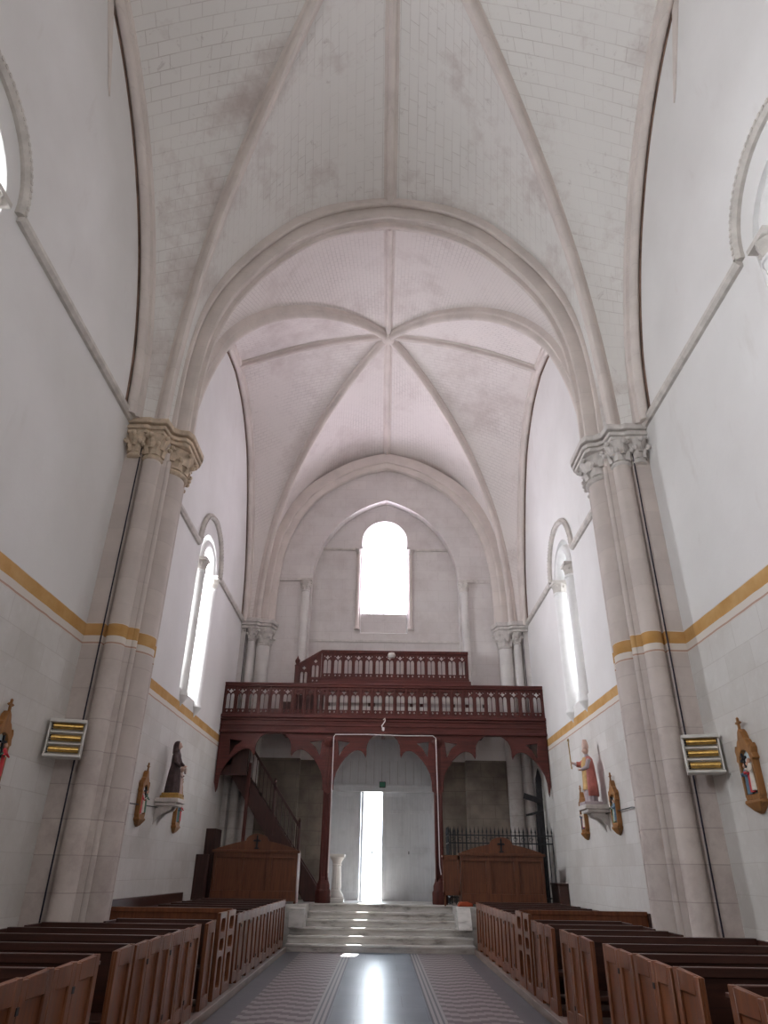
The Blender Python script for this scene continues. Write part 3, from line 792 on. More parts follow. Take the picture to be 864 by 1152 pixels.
# sloping rail of the upper steps with newel
x0,x1=-1.86,-2.52; sl=.62
s=MB(); s.prism([(-1.86,7.37),(-2.52,6.96),(-2.52,6.86),(-1.86,7.27)],[],lambda a,b,d:(a,19.8+d,b),-.03,.05)
for k in range(2):
    cx=-1.86-.33*(k+.5)
    s.prism([(-1.86-.33*k,7.3-.205*k),(-1.86-.33*(k+1),7.3-.205*(k+1)),(-1.86-.33*(k+1),6.42-.205*(k+1)),(-1.86-.33*k,6.42-.205*k)],
      [[(x+cx,z-.62*abs(0)-.205*(k+.5)) for x,z in hl] for hl in (lancet(-.058,.082,6.66,7.02),lancet(.058,.082,6.66,7.02),quat(0,7.13,.045,16),dia(-.06,6.56,.03),dia(.06,6.56,.03))],lambda a,b,d:(a,19.8+d,b),-.015,.015)
s.box(-2.62,-2.50,19.74,19.86,5.24,6.86); s.lathe(-2.56,19.8,[(.07,6.86),(.08,6.9),(.04,6.94),(.07,7.0),(.075,7.05),(.03,7.12),(0,7.2)],10)
p(s,'stair_rail',M['redwoodv'],bevel=.004)
s=MB()
for k in range(5): s.box(-3.6+.33*k,-3.27+.33*k,19.85,YW-.05,5.24,5.45+.2*k)
p(s,'upper_steps',M['darkwood'])
# bench standing on the gallery, seen through the balusters
e2=empty('gallery_bench',(.6,19.5,5.24),'long pale railed bench behind the gallery balustrade under the upper tier','bench'); p2=rel(e2)
s=MB(); s.box(-1.7,3.0,19.62,19.66,5.80,5.98); p2(s,'backrest',M['plaster'])
s=MB(); s.box(-1.7,3.0,19.62,19.66,5.53,5.70); p2(s,'lower_rail',M['plaster'])
s=MB(); s.box(-1.7,3.0,19.64,19.90,5.48,5.51); p2(s,'seat',M['darkwood'])
for x in (-1.6,-.4,.8,2.0,2.9): p2(MB().box(x-.04,x+.04,19.66,19.88,5.24,5.92),'leg',M['darkwood'])
# pale plywood boarding behind
# lantern-like hook in the middle of the beam
s=MB(); s.tube([(.0,18.72,5.16),(.04,18.70,5.2),(.05,18.70,5.13),(0,18.69,5.05),(-.04,18.70,5.0),(-.02,18.70,4.94),(.03,18.70,4.95)],.015,8); s.lathe(0,18.70,[(0,4.86),(.03,4.88),(.035,4.93),(.0,4.97)],10)
tag(s.build('ceiling_hook',M['wcable']),'small white hook and bulb at the middle of the red gallery beam','hook')
s=MB(); s.lathe(0,0,[(0,-.08),(.09,-.07),(.12,0),(.09,.07),(0,.08)],12)
o=s.build('rosette',M['string']); o.location=(.22,19.74,7.22); tag(o,'small pale round rosette on the top rail of the upper gallery','ornament')
# white cable
s=MB().tube([(-1.30,18.71,1.5),(-1.30,18.71,3.2),(-1.31,18.70,4.70),(-1.27,18.70,4.76),(-.5,18.70,4.77),(.6,18.70,4.75),(1.32,18.70,4.76),(1.40,18.71,4.70),(1.42,18.71,3.2),(1.43,18.71,1.7),(1.46,18.71,1.5)],.012,6)
tag(s.build('cable',M['wcable']),'thin white cable stapled up the gallery posts and across the beam','cable')

# ------------------------------------------------------------------ stair to the gallery
e=empty('staircase',(-3,20.0,ZP),'dark wooden staircase with spindled handrail climbing left under the gallery','staircase'); p=rel(e)
xb,xt=-1.62,-4.05; n=13
def zx(x): return ZP+(xb-x)*(4.15-ZP)/(xb-xt)
dx=(xb-xt)/n; dz=(4.15-ZP)/n
for k in range(n):
    x=xb-dx*k; z=ZP+dz*(k+1)
    s=MB(); s.box(x-dx-.02,x+.01,19.47,20.02,z-.035,z); s.box(x-dx-.01,x-dx+.01,19.49,20.0,z,z+dz-.03) if k<n-1 else None
    p(s,'tread',M['darkwood'])
for y in (19.44,20.02):
    s=MB().prism([(xb+.1,ZP),(xb+.1,ZP+.22),(xt,4.15+.18),(xt,4.15-.42),(xb-.3,ZP)],[],lambda a,b,d:(a,y+d,b),-.02,.03); p(s,'stringer',M['darkwood'])
s=MB().prism([(xb-.35,ZP+.05),(xb-.3,ZP+.1),(xt,4.15-.30),(xt,4.15-.36)],[],lambda a,b,d:(a,19.47+d,b),0,.55); p(s,'soffit',M['darkwood'])
s=MB(); s.box(-4.38,xt+.02,19.1,20.02,4.0,4.16); s.box(-4.38,-3.6,19.10,19.15,3.75,4.92); s.box(-4.38,-3.9,19.5,20.0,4.16,4.7); p(s,'landing',M['darkwood'])
s=MB()
s.sweep([(-2.15,19.43,zx(-2.15)+.98),(-3.75,19.43,zx(-3.75)+.98)],(0,1,0),[(-.03,-.03),(.03,-.03),(.03,.03),(-.03,.03)]); p(s,'handrail',M['darkwood'])
for k in range(15):
    x=-2.22-.108*k
    if abs(x+2.87)<.04: continue
    p(MB().tube([(x,19.43,zx(x)+.1),(x,19.43,zx(x)+.97)],.011,6),'baluster',M['darkwood'])
for x in (-2.15,-2.87):
    s=MB(); s.box(x-.035,x+.035,19.40,19.47,zx(x)-.2,zx(x)+1.08); s.lathe(x,19.435,[(.03,zx(x)+1.08),(.045,zx(x)+1.12),(0,zx(x)+1.2)],8); p(s,'newel_post',M['darkwood'])
p(MB().box(-3.62,-3.54,19.33,19.41,ZP,4.1),'support_post',M['redwoodv'])

# ------------------------------------------------------------------ pedestal
e=empty('pedestal',(-1.13,19.45,ZP),'short white plaster column pedestal standing left of the open door','pedestal'); p=rel(e)
s=MB(); s.box(-1.33,-.93,19.25,19.65,ZP,.96); s.lathe(-1.13,19.45,[(.0,.96),(.18,.96),(.19,1.0),(.17,1.04),(.13,1.09),(.115,1.14)],20); p(s,'base',M['plaster'],bevel=.01)
p(MB().lathe(-1.13,19.45,[(.115,1.14),(.12,1.2),(.10,1.66),(.115,1.67),(.115,1.70),(.10,1.71)],24,fold=.03,nf=12),'shaft',M['plaster'])
s=MB(); s.lathe(-1.13,19.45,[(.10,1.71),(.11,1.76),(.16,1.83),(.165,1.86)],20,fold=.06,nf=4); s.box(-1.32,-.94,19.26,19.64,1.86,1.93); p(s,'capital',M['plaster'],bevel=.01)

# ------------------------------------------------------------------ carved bench fronts by the steps
def benchfront(x0,x1,y,label,wing):
    cx=(x0+x1)/2; e=empty('churchwardens_bench',(cx,y,ZP),label,'bench','carved oak benches beside the steps'); p=rel(e); w=x1-x0
    s=MB(); s.box(x0,x1,y,y+.05,ZP+.05,1.93)
    for k in range(4):
        xx=x0+w*k/3; s.box(max(x0,xx-.06),min(x1,xx+.06),y-.03,y,ZP+.05,1.93)
    s.box(x0,x1,y-.032,y,1.80,1.93); s.box(x0,x1,y-.032,y,ZP+.05,1.12); s.box(x0-.05,x1+.05,y-.06,y+.08,1.91,1.97)
    p(s,'panelled_front',M['oak'],bevel=.006)
    pr=[(x0+.02,1.97)]+catmull([(x0+.05,2.0),(cx-.55,2.11),(cx-.34,2.15)],5)+[(cx-.30,2.16)]+[(cx-.27*math.cos(PI*i/10),2.17+.15*math.sin(PI*i/10)) for i in range(11)]+[(cx+.30,2.16)]+catmull([(cx+.34,2.15),(cx+.55,2.11),(x1-.05,2.0)],5)+[(x1-.02,1.97)]
    cr=p(MB().prism(pr,[],lambda a,b,d:(a,y+.01+d,b),-.025,.03),'curved_crest',M['oak'],smooth=False,bevel=.006)
    s=MB(); s.box(cx-.02,cx+.02,y-.045,y-.01,2.01,2.27); s.box(cx-.075,cx+.075,y-.045,y-.01,2.15,2.19)
    for ox,oz in ((-.075,2.17),(.075,2.17),(0,2.28)): s.lathe(cx+ox,y-.03,[(0,oz-.02),(.024,oz),(0,oz+.02)],8)
    s.box(cx-.05,cx+.05,y-.045,y-.01,1.99,2.02)
    off(s,cx,y,ZP).build('carved_cross',M['black'],cr)
    for a,b in ((x0,x0+.05),(x1-.05,x1)):
        p(MB().box(a,b,y+.05,y+.60,ZP,1.93),'side_panel',M['oak'],bevel=.005)
    p(MB().box(x0+.05,x1-.05,y+.15,y+.6,1.28,1.33),'seat',M['oak'])
    if wing:
        s=MB(); s.box(x0-.42,x0-.02,y+.02,y+.06,1.08,1.90); s.box(x0-.42,x0-.37,y,y+.02,1.08,1.90); s.box(x0-.07,x0-.02,y,y+.02,1.08,1.90); s.box(x0-.42,x0-.02,y,y+.02,1.82,1.90); s.box(x0-.42,x0-.02,y,y+.02,1.08,1.16)
        s.box(x0-.40,x0-.36,y+.03,y+.07,ZP,1.08); s.box(x0-.42,x0-.02,y+.04,y+.44,1.88,1.92)
        p(s,'side_desk',M['oak'],bevel=.004)
benchfront(-4.0,-2.0,18.15,'oak bench front with curved cross crest left of the steps, below the dark stair',False)
benchfront(1.88,3.86,18.15,'oak bench front with three panels and side desk, before the iron railing',True)

# ------------------------------------------------------------------ iron railing
e=empty('iron_railing',(3.1,19.1,ZP),'black wrought iron railing with spear tips behind the right oak bench','railing'); p=rel(e)
YR=19.1
for z in (2.40,2.22,1.02):
    p(MB().box(1.72,4.34,YR-.015,YR+.015,z-.015,z+.015),'rail',M['iron'])
def barmesh(x,y,big=False):
    r=.011 if not big else .02
    s=MB().tube([(x,y,ZP),(x,y,2.44)],r,6); s.lathe(x,y,[(r,2.44),(.022,2.48),(.008,2.56),(0,2.62)],6); return s
xs=[1.74+.104*k for k in range(26)]
for k,x in enumerate(xs):
    if k in (4,12,18): p(barmesh(x,YR,True),'post',M['iron'])
    else: p(barmesh(x,YR),'bar',M['iron'])
s=MB()
for k in range(13):
    x=1.80+.2*k; s.tube([(x+.055*math.cos(a)*(1-i/18*.6),YR,2.31+.055*math.sin(a)*(1-i/18*.6)) for i,a in enumerate([2*PI*j/10 for j in range(15)])],.006,5)
p(s,'scrolls',M['iron'])
for z in (2.40,2.22,1.02): p(MB().box(1.70,1.73,YR,19.95,z-.015,z+.015),'side_rail',M['iron'])
for k in range(8): p(barmesh(1.715,YR+.1+.1*k),'bar',M['iron'])
for k in range(6): p(barmesh(1.715+.06*k,YR+.85),'bar',M['iron'])

# dark cross / bier frame leaning behind the railing
e=empty('wooden_cross',(4.15,19.85,ZP),'tall black wooden cross with two arms leaning in the corner behind the railing','cross'); p=rel(e)
s=MB(); s.prism([(4.10,ZP),(4.30,ZP),(4.33,3.85),(4.26,4.12),(4.18,3.85)],[],lambda a,b,d:(a,19.7+d,b),0,.08); p(s,'upright',M['black'],bevel=.008)
s=MB(); s.sweep([(4.30,19.66,3.26),(3.80,19.62,3.40)],(0,1,0),[(-.03,-.07),(.03,-.07),(.03,.07),(-.03,.07)]); p(s,'upper_arm',M['black'])
s=MB(); s.tube([(4.30,19.66,3.02),(3.82,19.62,2.92)],[.04,.025],6); p(s,'lower_arm',M['black'])
e=empty('black_plank',(4.2,19.4,ZP),'narrow black plank standing upright beside the railing against the right corner','plank'); p=rel(e)
o=MB().prism([(3.98,ZP),(4.12,ZP),(4.17,2.9),(4.04,2.95)],[],lambda a,b,d:(a,19.35+d,b),0,.05); p(o,'plank_board',M['black'],bevel=.006)
e=empty('storage_box',(4.2,19.0,ZP),'low brown wooden box on the floor under the right wall beside the railing','box'); p=rel(e)
p(MB().box(4.16,4.385,18.1,18.9,ZP,1.32),'body',M['pewrow'],bevel=.01); p(MB().box(4.14,4.39,18.08,18.92,1.32,1.36),'lid',M['pewrow'],bevel=.01)
e=empty('wall_cupboard',(-4.3,19.0,ZP),'dark stepped wooden cupboard against the left wall beside the staircase','cupboard'); p=rel(e)
p(MB().box(-4.395,-4.15,18.7,19.4,ZP,2.45),'tall_body',M['darkwood'],bevel=.01); p(MB().box(-4.395,-4.10,17.98,18.12,ZP,1.86),'low_body',M['darkwood'],bevel=.01)
e=empty('kneeling_cushion',(1.9,17.85,.56),'red brown wedge shaped kneeler lying on the step edge right of the stairs','cushion')
rel(e)(MB().prism([(1.78,.865),(2.12,.865),(2.12,.92),(2.0,.96),(1.82,.95)],[],lambda a,b,d:(a,18.0+d,b),-.02,.28),'pad',m_plain('red_cushion',(.36,.07,.03),.7,.2,0,.2,6,.1),bevel=.01)
# the wedge of stone at the right of the steps
s=MB().prism([(17.60,.42),(17.95,.42),(17.95,.86),(17.85,.80)],[],lambda a,b,d:(d,a,b),1.74,2.04); tag(s.build('trim_9',M['step']),kind='structure')
# ------------------------------------------------------------------ pews
def raised(s,x,dx,y0,y1,z0,z1):
    a,b=sorted((x,x+dx)); s.box(a,b,y0,y1,z0,z1)
def endpanel(sgn,y0,y1,z0=.10,z1=.99,x=2.08,topslope=.02,th=.045):
    """framed end, recessed panels on the aisle side"""
    s=MB(); X=sgn*x; o=sgn*th
    s.prism([(y0,z0),(y1,z0),(y1,z1),(y0,z1-topslope)],[],lambda a,b,d:(d,a,b),X+o*.45,X+o)
    st=min(.075,(y1-y0)*.2)
    raised(s,X,o*.5,y0,y0+st,z0,z1-topslope); raised(s,X,o*.5,y1-st,y1,z0,z1)
    raised(s,X,o*.5,y0+st,y1-st,z0,z0+.13); 
    s.prism([(y0+st,z1-.13),(y1-st,z1-.13),(y1-st,z1-.003),(y0+st,z1-topslope+.003)],[],lambda a,b,d:(d,a,b),X,X+o*.5)
    return s
def pew_parts(sgn,yb,xo,door,pitch,ee,endw):
    p=rel(ee); x=2.08
    p(endpanel(sgn,yb-endw,yb),'end_panel',M['pewend'],bevel=.004)
    X0,X1=sorted((sgn*(x+.045),sgn*(xo-.03)))
    bk=MB(); bk.box(X0,X1,yb-.05,yb-.02,.42,.955); bk.box(X0,X1,yb-.07,yb+.0,.93,.99); p(bk,'backrest',M['pewrow'],bevel=.004)
    p(MB().box(X0,X1,yb-.42,yb-.07,.48,.52),'seat',M['pewrow'],bevel=.004)
    p(MB().box(X0,X1,yb+.0,yb+.16,.905,.93),'book_ledge',M['pewrow'],bevel=.004)
    p(MB().box(X0,X1,yb-.46,yb-.30,.10,.16),'footboard',M['pewrow'])
    a,b=sorted((sgn*(xo-.03),sgn*xo)); p(MB().box(a,b,yb-endw,yb,.10,.98),'wall_end',M['pewrow'],bevel=.004)
    if door:
        d=p(endpanel(sgn,yb-pitch+.008,yb-endw-.006,.14,.985,topslope=.012),'pew_door',M['pewend'],bevel=.004)
        for z in (.3,.82):
            off(MB().box(*sorted((sgn*2.074,sgn*2.082)),yb-endw-.022,yb-endw+.014,z-.02,z+.02),*ee.location).build('hinge',M['black'],d)
ordn=['first','second','third','fourth','fifth','sixth','seventh','eighth','ninth','tenth','eleventh','twelfth','thirteenth','fourteenth','fifteenth','sixteenth','seventeenth','eighteenth']
def make_rows(sgn,ys,endw,pitch,nodoor,special,side,grp):
    proto={}; 
    for i,yb in enumerate(ys):
        if i==special: 
            continue
        xo=3.95
        if 9.2<yb<11.5: xo=3.36
        door=i not in nodoor; key=(door,xo)
        dist=('%s bench pew from the steps'%ordn[i]).capitalize()
        extra='' if door else ', its door missing'
        lb='oak pew %s of the aisle, %s from the steps%s'%(side,ordn[i],extra)
        if key not in proto:
            e=empty('church_pew',(sgn*3,yb,.10),lb,'pew',grp); pew_parts(sgn,yb,xo,door,pitch,e,endw); proto[key]=e
        else:
            src=proto[key]; e=copy_tree(src); e.location=(sgn*3,yb,.10); e['label']=lb
RY=[17.10,16.25,15.42,14.60,13.78,12.95,12.15,10.95,10.10,9.24,8.37,7.50,6.64,5.77,4.90,4.03]
LY=[17.05,16.25,15.45,14.65,13.85,13.05,12.25,11.35,10.0,9.2,8.4,7.65,6.8,6.0,5.2,4.4]
make_rows(1,RY,.43,.82,(8,10,13),6,'right','oak pews right of the aisle')
make_rows(-1,LY,.42,.80,(8,12),7,'left','oak pews left of the aisle')
def rr(cy,cz,w,h,r,n=3):
    P=[]
    for (sx,sz,a0) in ((1,1,0),(-1,1,PI/2),(-1,-1,PI),(1,-1,1.5*PI)):
        for i in range(n+1):
            a=a0+PI/2*i/n; P.append((cy+sx*(w/2-r)+r*math.cos(a),cz+sz*(h/2-r)+r*math.sin(a)))
    return P
for sgn,yb,side in ((1,12.15,'right'),(-1,11.3,'left')):
    e=empty('open_end_pew',(sgn*3,yb,.10),'taller oak pew with pierced end frames, halfway down the aisle on the %s'%side,'pew','pews with pierced ends'); p=rel(e)
    for a,b in ((yb-.52,yb),(yb-1.05,yb-.6)):
        c=(a+b)/2
        s=MB().prism([(a,.10),(b,.10),(b,1.05),(a,1.05)],[rr(c,.90,(b-a)*.55,.16,.05),rr(c,.68,(b-a)*.55,.14,.05),rr(c,.38,(b-a)*.5,.34,.05)],lambda q,z,d:(d,q,z),sgn*2.08,sgn*2.13)
        p(s,'pierced_end',M['pewend'],smooth=False,bevel=.006)
    X0,X1=sorted((sgn*2.13,sgn*(3.95 if sgn<0 else 4.1))); XS0,XS1=sorted((sgn*2.13,sgn*3.4))
    p(MB().box(X0,X1,yb-.06,yb-.02,.35,1.02),'backrest',M['pewend'],bevel=.005); p(MB().box(X0,X1,yb-.08,yb+.0,1.0,1.06),'top_rail',M['pewend'],bevel=.006)
    p(MB().box(XS0,XS1,yb-.45,yb-.09,.48,.52),'seat',M['pewrow'],bevel=.004)
    p(MB().box(XS0,XS1,yb-1.02,yb-.98,.12,.88),'front_board',M['pewrow'],bevel=.004)
    a,b=sorted((sgn*(4.1 if sgn>0 else 3.95),sgn*(4.13 if sgn>0 else 3.98))); p(MB().box(a,b,yb-.14,yb,.10,1.04),'wall_end',M['pewrow'],bevel=.004)
# bench against the left wall
e=empty('wall_bench',(-4.15,14.5,.10),'long narrow wooden bench back with rounded end against the left wall','bench'); p=rel(e)
p(MB().prism([(12.2,.10),(12.2,.98),(12.28,1.07),(12.4,1.10),(16.9,1.10),(16.9,.10)],[],lambda a,b,d:(d,a,b),-4.34,-4.30),'backrest',M['pewrow'],bevel=.008)
p(MB().box(-4.30,-4.05,12.4,16.8,.48,.52),'seat',M['pewrow']); 
for y in (12.5,14.5,16.7): p(MB().box(-4.30,-4.08,y-.03,y+.03,.10,.48),'leg',M['pewrow'])

# ------------------------------------------------------------------ heaters
def heater(sgn,lb):
    X=sgn*4.15; Y=9.22; Z=3.03 if sgn<0 else 2.95
    e=empty('radiant_heater',(X,Y,Z),lb,'heater','radiant heaters on the piers')
    tilt=math.radians(22); yaw=math.radians(14)*(-sgn)
    R=Matrix.Rotation(yaw,4,'Z')@Matrix.Rotation(-tilt*-1,4,'X')
    R=Matrix.Rotation(yaw*1.2,4,'Z')@Matrix.Rotation(math.radians(-3),4,'X')
    def q(s,name,mat,par=e,**k):
        s.v=[tuple(R@Vector(v)) for v in s.v]; return s.build(name,mat,par,**k)
    # local: front face towards -Y
    w,h,d=.215,.225,.15
    s=MB(); s.box(-w,w,.02,d,-h,h); s.box(-w-.012,w+.012,-.10,.03,h-.03,h+.012); s.box(-w-.012,w+.012,-.10,.03,-h-.012,-h+.02); 
    s.box(-w-.012,-w+.012,-.06,.03,-h,h); s.box(w-.012,w+.012,-.06,.03,-h,h)
    q(s,'housing',M['heatbox'],bevel=.005)
    for k in range(3):
        z=.145-.145*k
        s=MB()
        s.loft([[(x,-.055+.06*math.cos(a)*1.0+.055,z+.062*math.sin(a)) for a in [PI/2*j/4-PI/4 for j in range(5)]] for x in (-w+.04,w-.03)],cap=False,closed=False)
        q(s,'reflector',M['steel'])
        q(MB().tube([(-w+.04,-.03,z+.01),(w-.03,-.03,z+.01)],.038,10),'heating_element',M['brass'])
        q(MB().box(-w+.02,w-.02,-.065,-.02,z-.078,z-.058),'divider',M['heatbox'])
        s=MB()
        for j in range(3): s.lathe(w*.0+(-sgn)*0+(-w+.03),-.04,[(0,z-.04+.03*j),(.014,z-.03+.03*j),(0,z-.015+.03*j)],6)
        q(s,'terminal',M['iron'])
    q(MB().box(-.03,.03,.14,.34,-.03,.03),'mounting_arm',M['heatbox'])
heater(-1,'white three bar radiant heater on the left clustered pier')
heater(1,'white three bar radiant heater on the right clustered pier')

# ------------------------------------------------------------------ stations of the cross
def figure(s,cx,z,h,c,y,m):
    """tiny relief figure, local frame: x across, z up, y out"""
    s.loft([[(cx+r*1.1*math.cos(a),y-r*.6*math.sin(a),zz) for a in [2*PI*j/10 for j in range(10)]] for r,zz in ((.045,z),(.04,z+h*.3),(.034,z+h*.55),(.042,z+h*.75),(.018,z+h*.84))],m=m)
    s.loft([[(cx+r*math.cos(a),y-r*math.sin(a),zz) for a in [2*PI*j/8 for j in range(8)]] for r,zz in ((.008,z+h*.83),(.022,z+h*.88),(.024,z+h*.93),(.010,z+h*1.0))],m=5)
    s.tube([(cx+.035,y,z+h*.74),(cx+.06,y-.03,z+h*.6),(cx+.03,y-.05,z+h*.58)],.011,6,m=m)
    s.tube([(cx-.035,y,z+h*.74),(cx-.06,y-.03,z+h*.6),(cx-.02,y-.05,z+h*.66)],.011,6,m=m)
pal=[m_plain('painted_sky',(.62,.70,.74),.6,.3,0,.1,8,0),m_plain('painted_red_robe',(.55,.04,.05),.5,.3,0,.2,10,.1),m_plain('painted_blue_robe',(.10,.18,.26),.5,.3,0,.2,10,.1),m_plain('painted_green_robe',(.10,.19,.12),.5,.3,0,.2,10,.1),m_plain('painted_white_robe',(.72,.66,.58),.5,.3,0,.1,10,.1),m_plain('painted_skin',(.60,.36,.26),.5,.3,0,.1,10,.1)]
def station(sgn,Y,lb,variant,dark=0):
    e=empty('station_of_the_cross',(sgn*W,Y,2.25),lb,'wall relief','stations of the cross on the nave walls',rz=(-PI/2 if sgn<0 else PI/2)+PI)
    # local: x across, -y out of the wall into the nave (after rz), z up from 2.25
    fmm=lambda a,b,d:(a,d,b)
    op=[(-.135,.16),(-.135,.50)]+[(-.135*math.cos(PI*i/10),.50+.15*math.sin(PI*i/10)) for i in range(1,10)]+[(.135,.50),(.135,.16)]
    outl=[(-.16,.10),(-.16,.12),(-.175,.14),(-.175,.52),(-.205,.54),(-.185,.60),(-.20,.66),(-.17,.72),(-.16,.66),(-.10,.76),(-.07,.78),(-.04,.86),(0,.90),(.04,.86),(.07,.78),(.10,.76),(.16,.66),(.17,.72),(.20,.66),(.185,.60),(.205,.54),(.175,.52),(.175,.14),(.16,.12),(.16,.10)]
    s=MB().prism(outl,[op],fmm,-.085,-.0); fr=s.build('gothic_frame',M['goldoak'],e,smooth=False,bevel=.006)
    s=MB(); s.loft([[(x*k,-y*k2,z) for x,y in ((-.17,0),(-.17,.10),(.17,.10),(.17,0))] for k,k2,z in ((1,1,.10),(1.05,1.05,.07),(.95,.95,.05),(.45,.6,-.02),(.1,.3,-.05))]); s.build('corbel_foot',M['goldoak'],e,smooth=False,bevel=.004)
    s=MB(); s.box(-.012,.012,-.075,-.05,.88,1.02); s.box(-.045,.045,-.075,-.05,.955,.98)
    for ox,oz in ((-.045,.967),(.045,.967),(0,1.02)): s.lathe(ox,-.062,[(0,oz-.018),(.02,oz),(0,oz+.018)],6)
    s.build('cross_finial',M['goldoak'],e)
    s=MB(); s.prism(op,[],fmm,-.03,-.005,m=0)
    r=random.Random(variant)
    cols=[2,1,4,3] if variant in (4,6) else r.sample([1,2,3,4],4)
    for i,cx in enumerate((-.08,0.02,.09)):
        figure(s,cx,.165+.015*i,.33+.06*r.random(),0,-.06-.012*i,cols[i])
    s.v_len=len(s.v)
    s.build('painted_relief',pal,e)
    s=MB(); a=r.uniform(-.5,.5)
    c_=Vector((0.0,-.09,.50)); u=Vector((math.sin(a),0,math.cos(a))); v=Vector((math.cos(a),0,-math.sin(a)))
    s.obox(c_,u*.12,v*.013,Vector((0,.01,0))); s.obox(c_+u*.05,v*.065,u*.013,Vector((0,.01,0))); s.build('dark_cross',M['black'],e)
    return e
station(-1,8.02,'carved gothic station of the cross at the left edge of the photo',1)
station(-1,13.3,'carved station of the cross just left of the dark robed statue',2)
station(-1,15.72,'carved station of the cross below and right of the dark robed statue',3)
station(1,8.5,'carved station of the cross with red robed figure, right of the right heater',4)
station(1,13.75,'carved station of the cross on the wall just right of the bishop statue',5)
station(1,15.95,'carved station of the cross partly behind the bracket of the bishop statue',6)
for sgn,y0,y1,z,nm in ((-1,12.2,14.4,2.57,'left'),(1,12.8,14.9,2.60,'right')):
    s=MB().tube([(sgn*(W-.05),y0,z-.05 if sgn<0 else z),(sgn*(W-.05),y1,z+.03 if sgn<0 else z)],.010,6)
    for y in (y0,y1): s.tube([(sgn*W,y,z),(sgn*(W-.05),y,z)],.008,6)
    tag(s.build('wall_rod',M['iron']),'thin dark iron rod on the %s wall reaching to the statue bracket'%nm,'rod')

# ------------------------------------------------------------------ statues on brackets
def ringz(cx,cy,rx,ry,z,fold=0,nf=9,ph=0,n=28):
    return [(cx+rx*(1+fold*math.cos(nf*a+ph))*math.cos(a),cy+ry*(1+fold*math.cos(nf*a+ph))*math.sin(a),z) for a in [2*PI*j/n for j in range(n)]]
def head(s,cx,cy,cz,r,face=(0,-1),n=20,m=0):
    """head with brow, nose, chin facing -y"""
    rings=[]
    for i in range(15):
        t=PI*(i/14); z=-math.cos(t); rr=math.sin(t)
        ring=[]
        for j in range(n):
            a=2*PI*j/n; x=rr*math.cos(a)*.80; y=rr*math.sin(a)*.95
            if y<0:
                f=max(0,1-abs(x)/.5)
                if -.45<z<.12: y-=.28*max(0,1-abs(x)/.22)*(1-abs(z+.15)/.35 if abs(z+.15)<.35 else 0)
                if z<-.3: y-=.05*f
                if .02<z<.3 and .15<abs(x)<.5: y+=.09
                if abs(z+.42)<.06: y+=.04*f
            k=1 if z>-.2 else 1-.22*(-z-.2)
            ring.append((cx+x*k*r,cy+y*k*r,cz+z*r*1.22))
        rings.append(ring)
    s.loft(rings,m=m)
    for q in (-1,1): s.lathe(cx+q*.80*r,cy+.05*r,[(0,cz-.25*r),(.12*r,cz-.15*r),(.16*r,cz+.05*r),(0,cz+.25*r)],6,m=m)
def hand(s,c,d,r,m=0):
    c=Vector(c);d=Vector(d).normalized(); up=Vector((0,0,1)); w=d.cross(up).normalized() if abs(d.z)<.9 else Vector((1,0,0))
    s.tube([c-d*r,c,c+d*r*1.2],[r*.7,r,r*.85],8,m=m)
    for k in range(4):
        o_=w*((k-1.5)*r*.45); L=(1.0,1.15,1.1,.85)[k]*r*1.3
        s.tube([c+d*r*1.0+o_,c+d*(r*1.0+L*.5)+o_,c+d*(r*1.0+L*.75)+o_-up*L*.35],[r*.24,r*.22,r*.16],5,m=m)
    s.tube([c+w*r*.7,c+w*r*1.2+d*r*.5,c+w*r*1.0+d*r*1.1],[r*.26,r*.24,r*.18],5,m=m)
def bracket(sgn,Y,lb,w=.26):
    e=empty('wall_bracket',(sgn*W,Y,2.5),lb,'bracket','stone brackets of the wall statues'); p=rel(e)
    X=lambda d: sgn*(W-d)
    s=MB(); a,b=sorted((X(0),X(.46))); s.box(a,b,Y-w,Y+w,2.68,2.76); a,b=sorted((X(0),X(.42))); s.box(a,b,Y-w+.03,Y+w-.03,2.62,2.68); p(s,'slab',M['capR'],bevel=.01)
    for q in (-1,1):
        s=MB().prism([(0,2.62),(.34,2.62),(.30,2.55),(.16,2.50),(.06,2.40),(0,2.28)],[],lambda a,b,d:(X(a),Y+q*.13+d,b),-.035,.035); p(s,'scroll_support',M['capR'],smooth=False,bevel=.008)
bracket(-1,14.42,'pale stone bracket on the left wall carrying the dark robed statue')
bracket(1,14.5,'pale stone bracket on the right wall carrying the bishop statue')
ivory=m_plain('statue_skin',(.62,.42,.34),.5,.3,0,.08,10,.05)
def place(e,X,Y,Z,rz): e.location=(X,Y,Z); e.rotation_euler=(0,0,rz)
# left: mother and child in dark robe
e=empty('mother_and_child_statue',(0,0,0),'painted statue of a dark robed woman and pale child on left wall bracket','statue')
darkrobe=m_plain('dark_brown_robe',(.06,.035,.035),.5,.35,0,.35,8,.2); gold=m_plain('gold_trim',(.45,.28,.08),.4,.4,.3,.2,12,.05); pale=m_plain('pale_tunic',(.55,.42,.38),.6,.3,0,.1,8,.1)
s=MB(); s.box(-.20,.20,-.2,.17,0,.05); s.box(-.18,.18,-.18,.15,.05,.10); s.build('plinth',gold,e,bevel=.008)
s=MB(); rs=[(.15,.14,.10,.07),(.145,.135,.2,.08),(.13,.12,.38,.06),(.115,.105,.52,.05),(.10,.09,.62,.03),(.115,.09,.72,.02),(.125,.085,.80,.01),(.10,.07,.855,0),(.045,.045,.885,0),(.04,.042,.93,0)]
s.loft([ringz(-.02,.0,a,b,z,f) for a,b,z,f in rs])
s.tube([(-.13,0,.80),(-.17,-.04,.66),(-.11,-.13,.58)],[.05,.045,.03],10); s.tube([(.10,0,.80),(.14,-.05,.68),(.08,-.14,.62)],[.05,.045,.03],10)
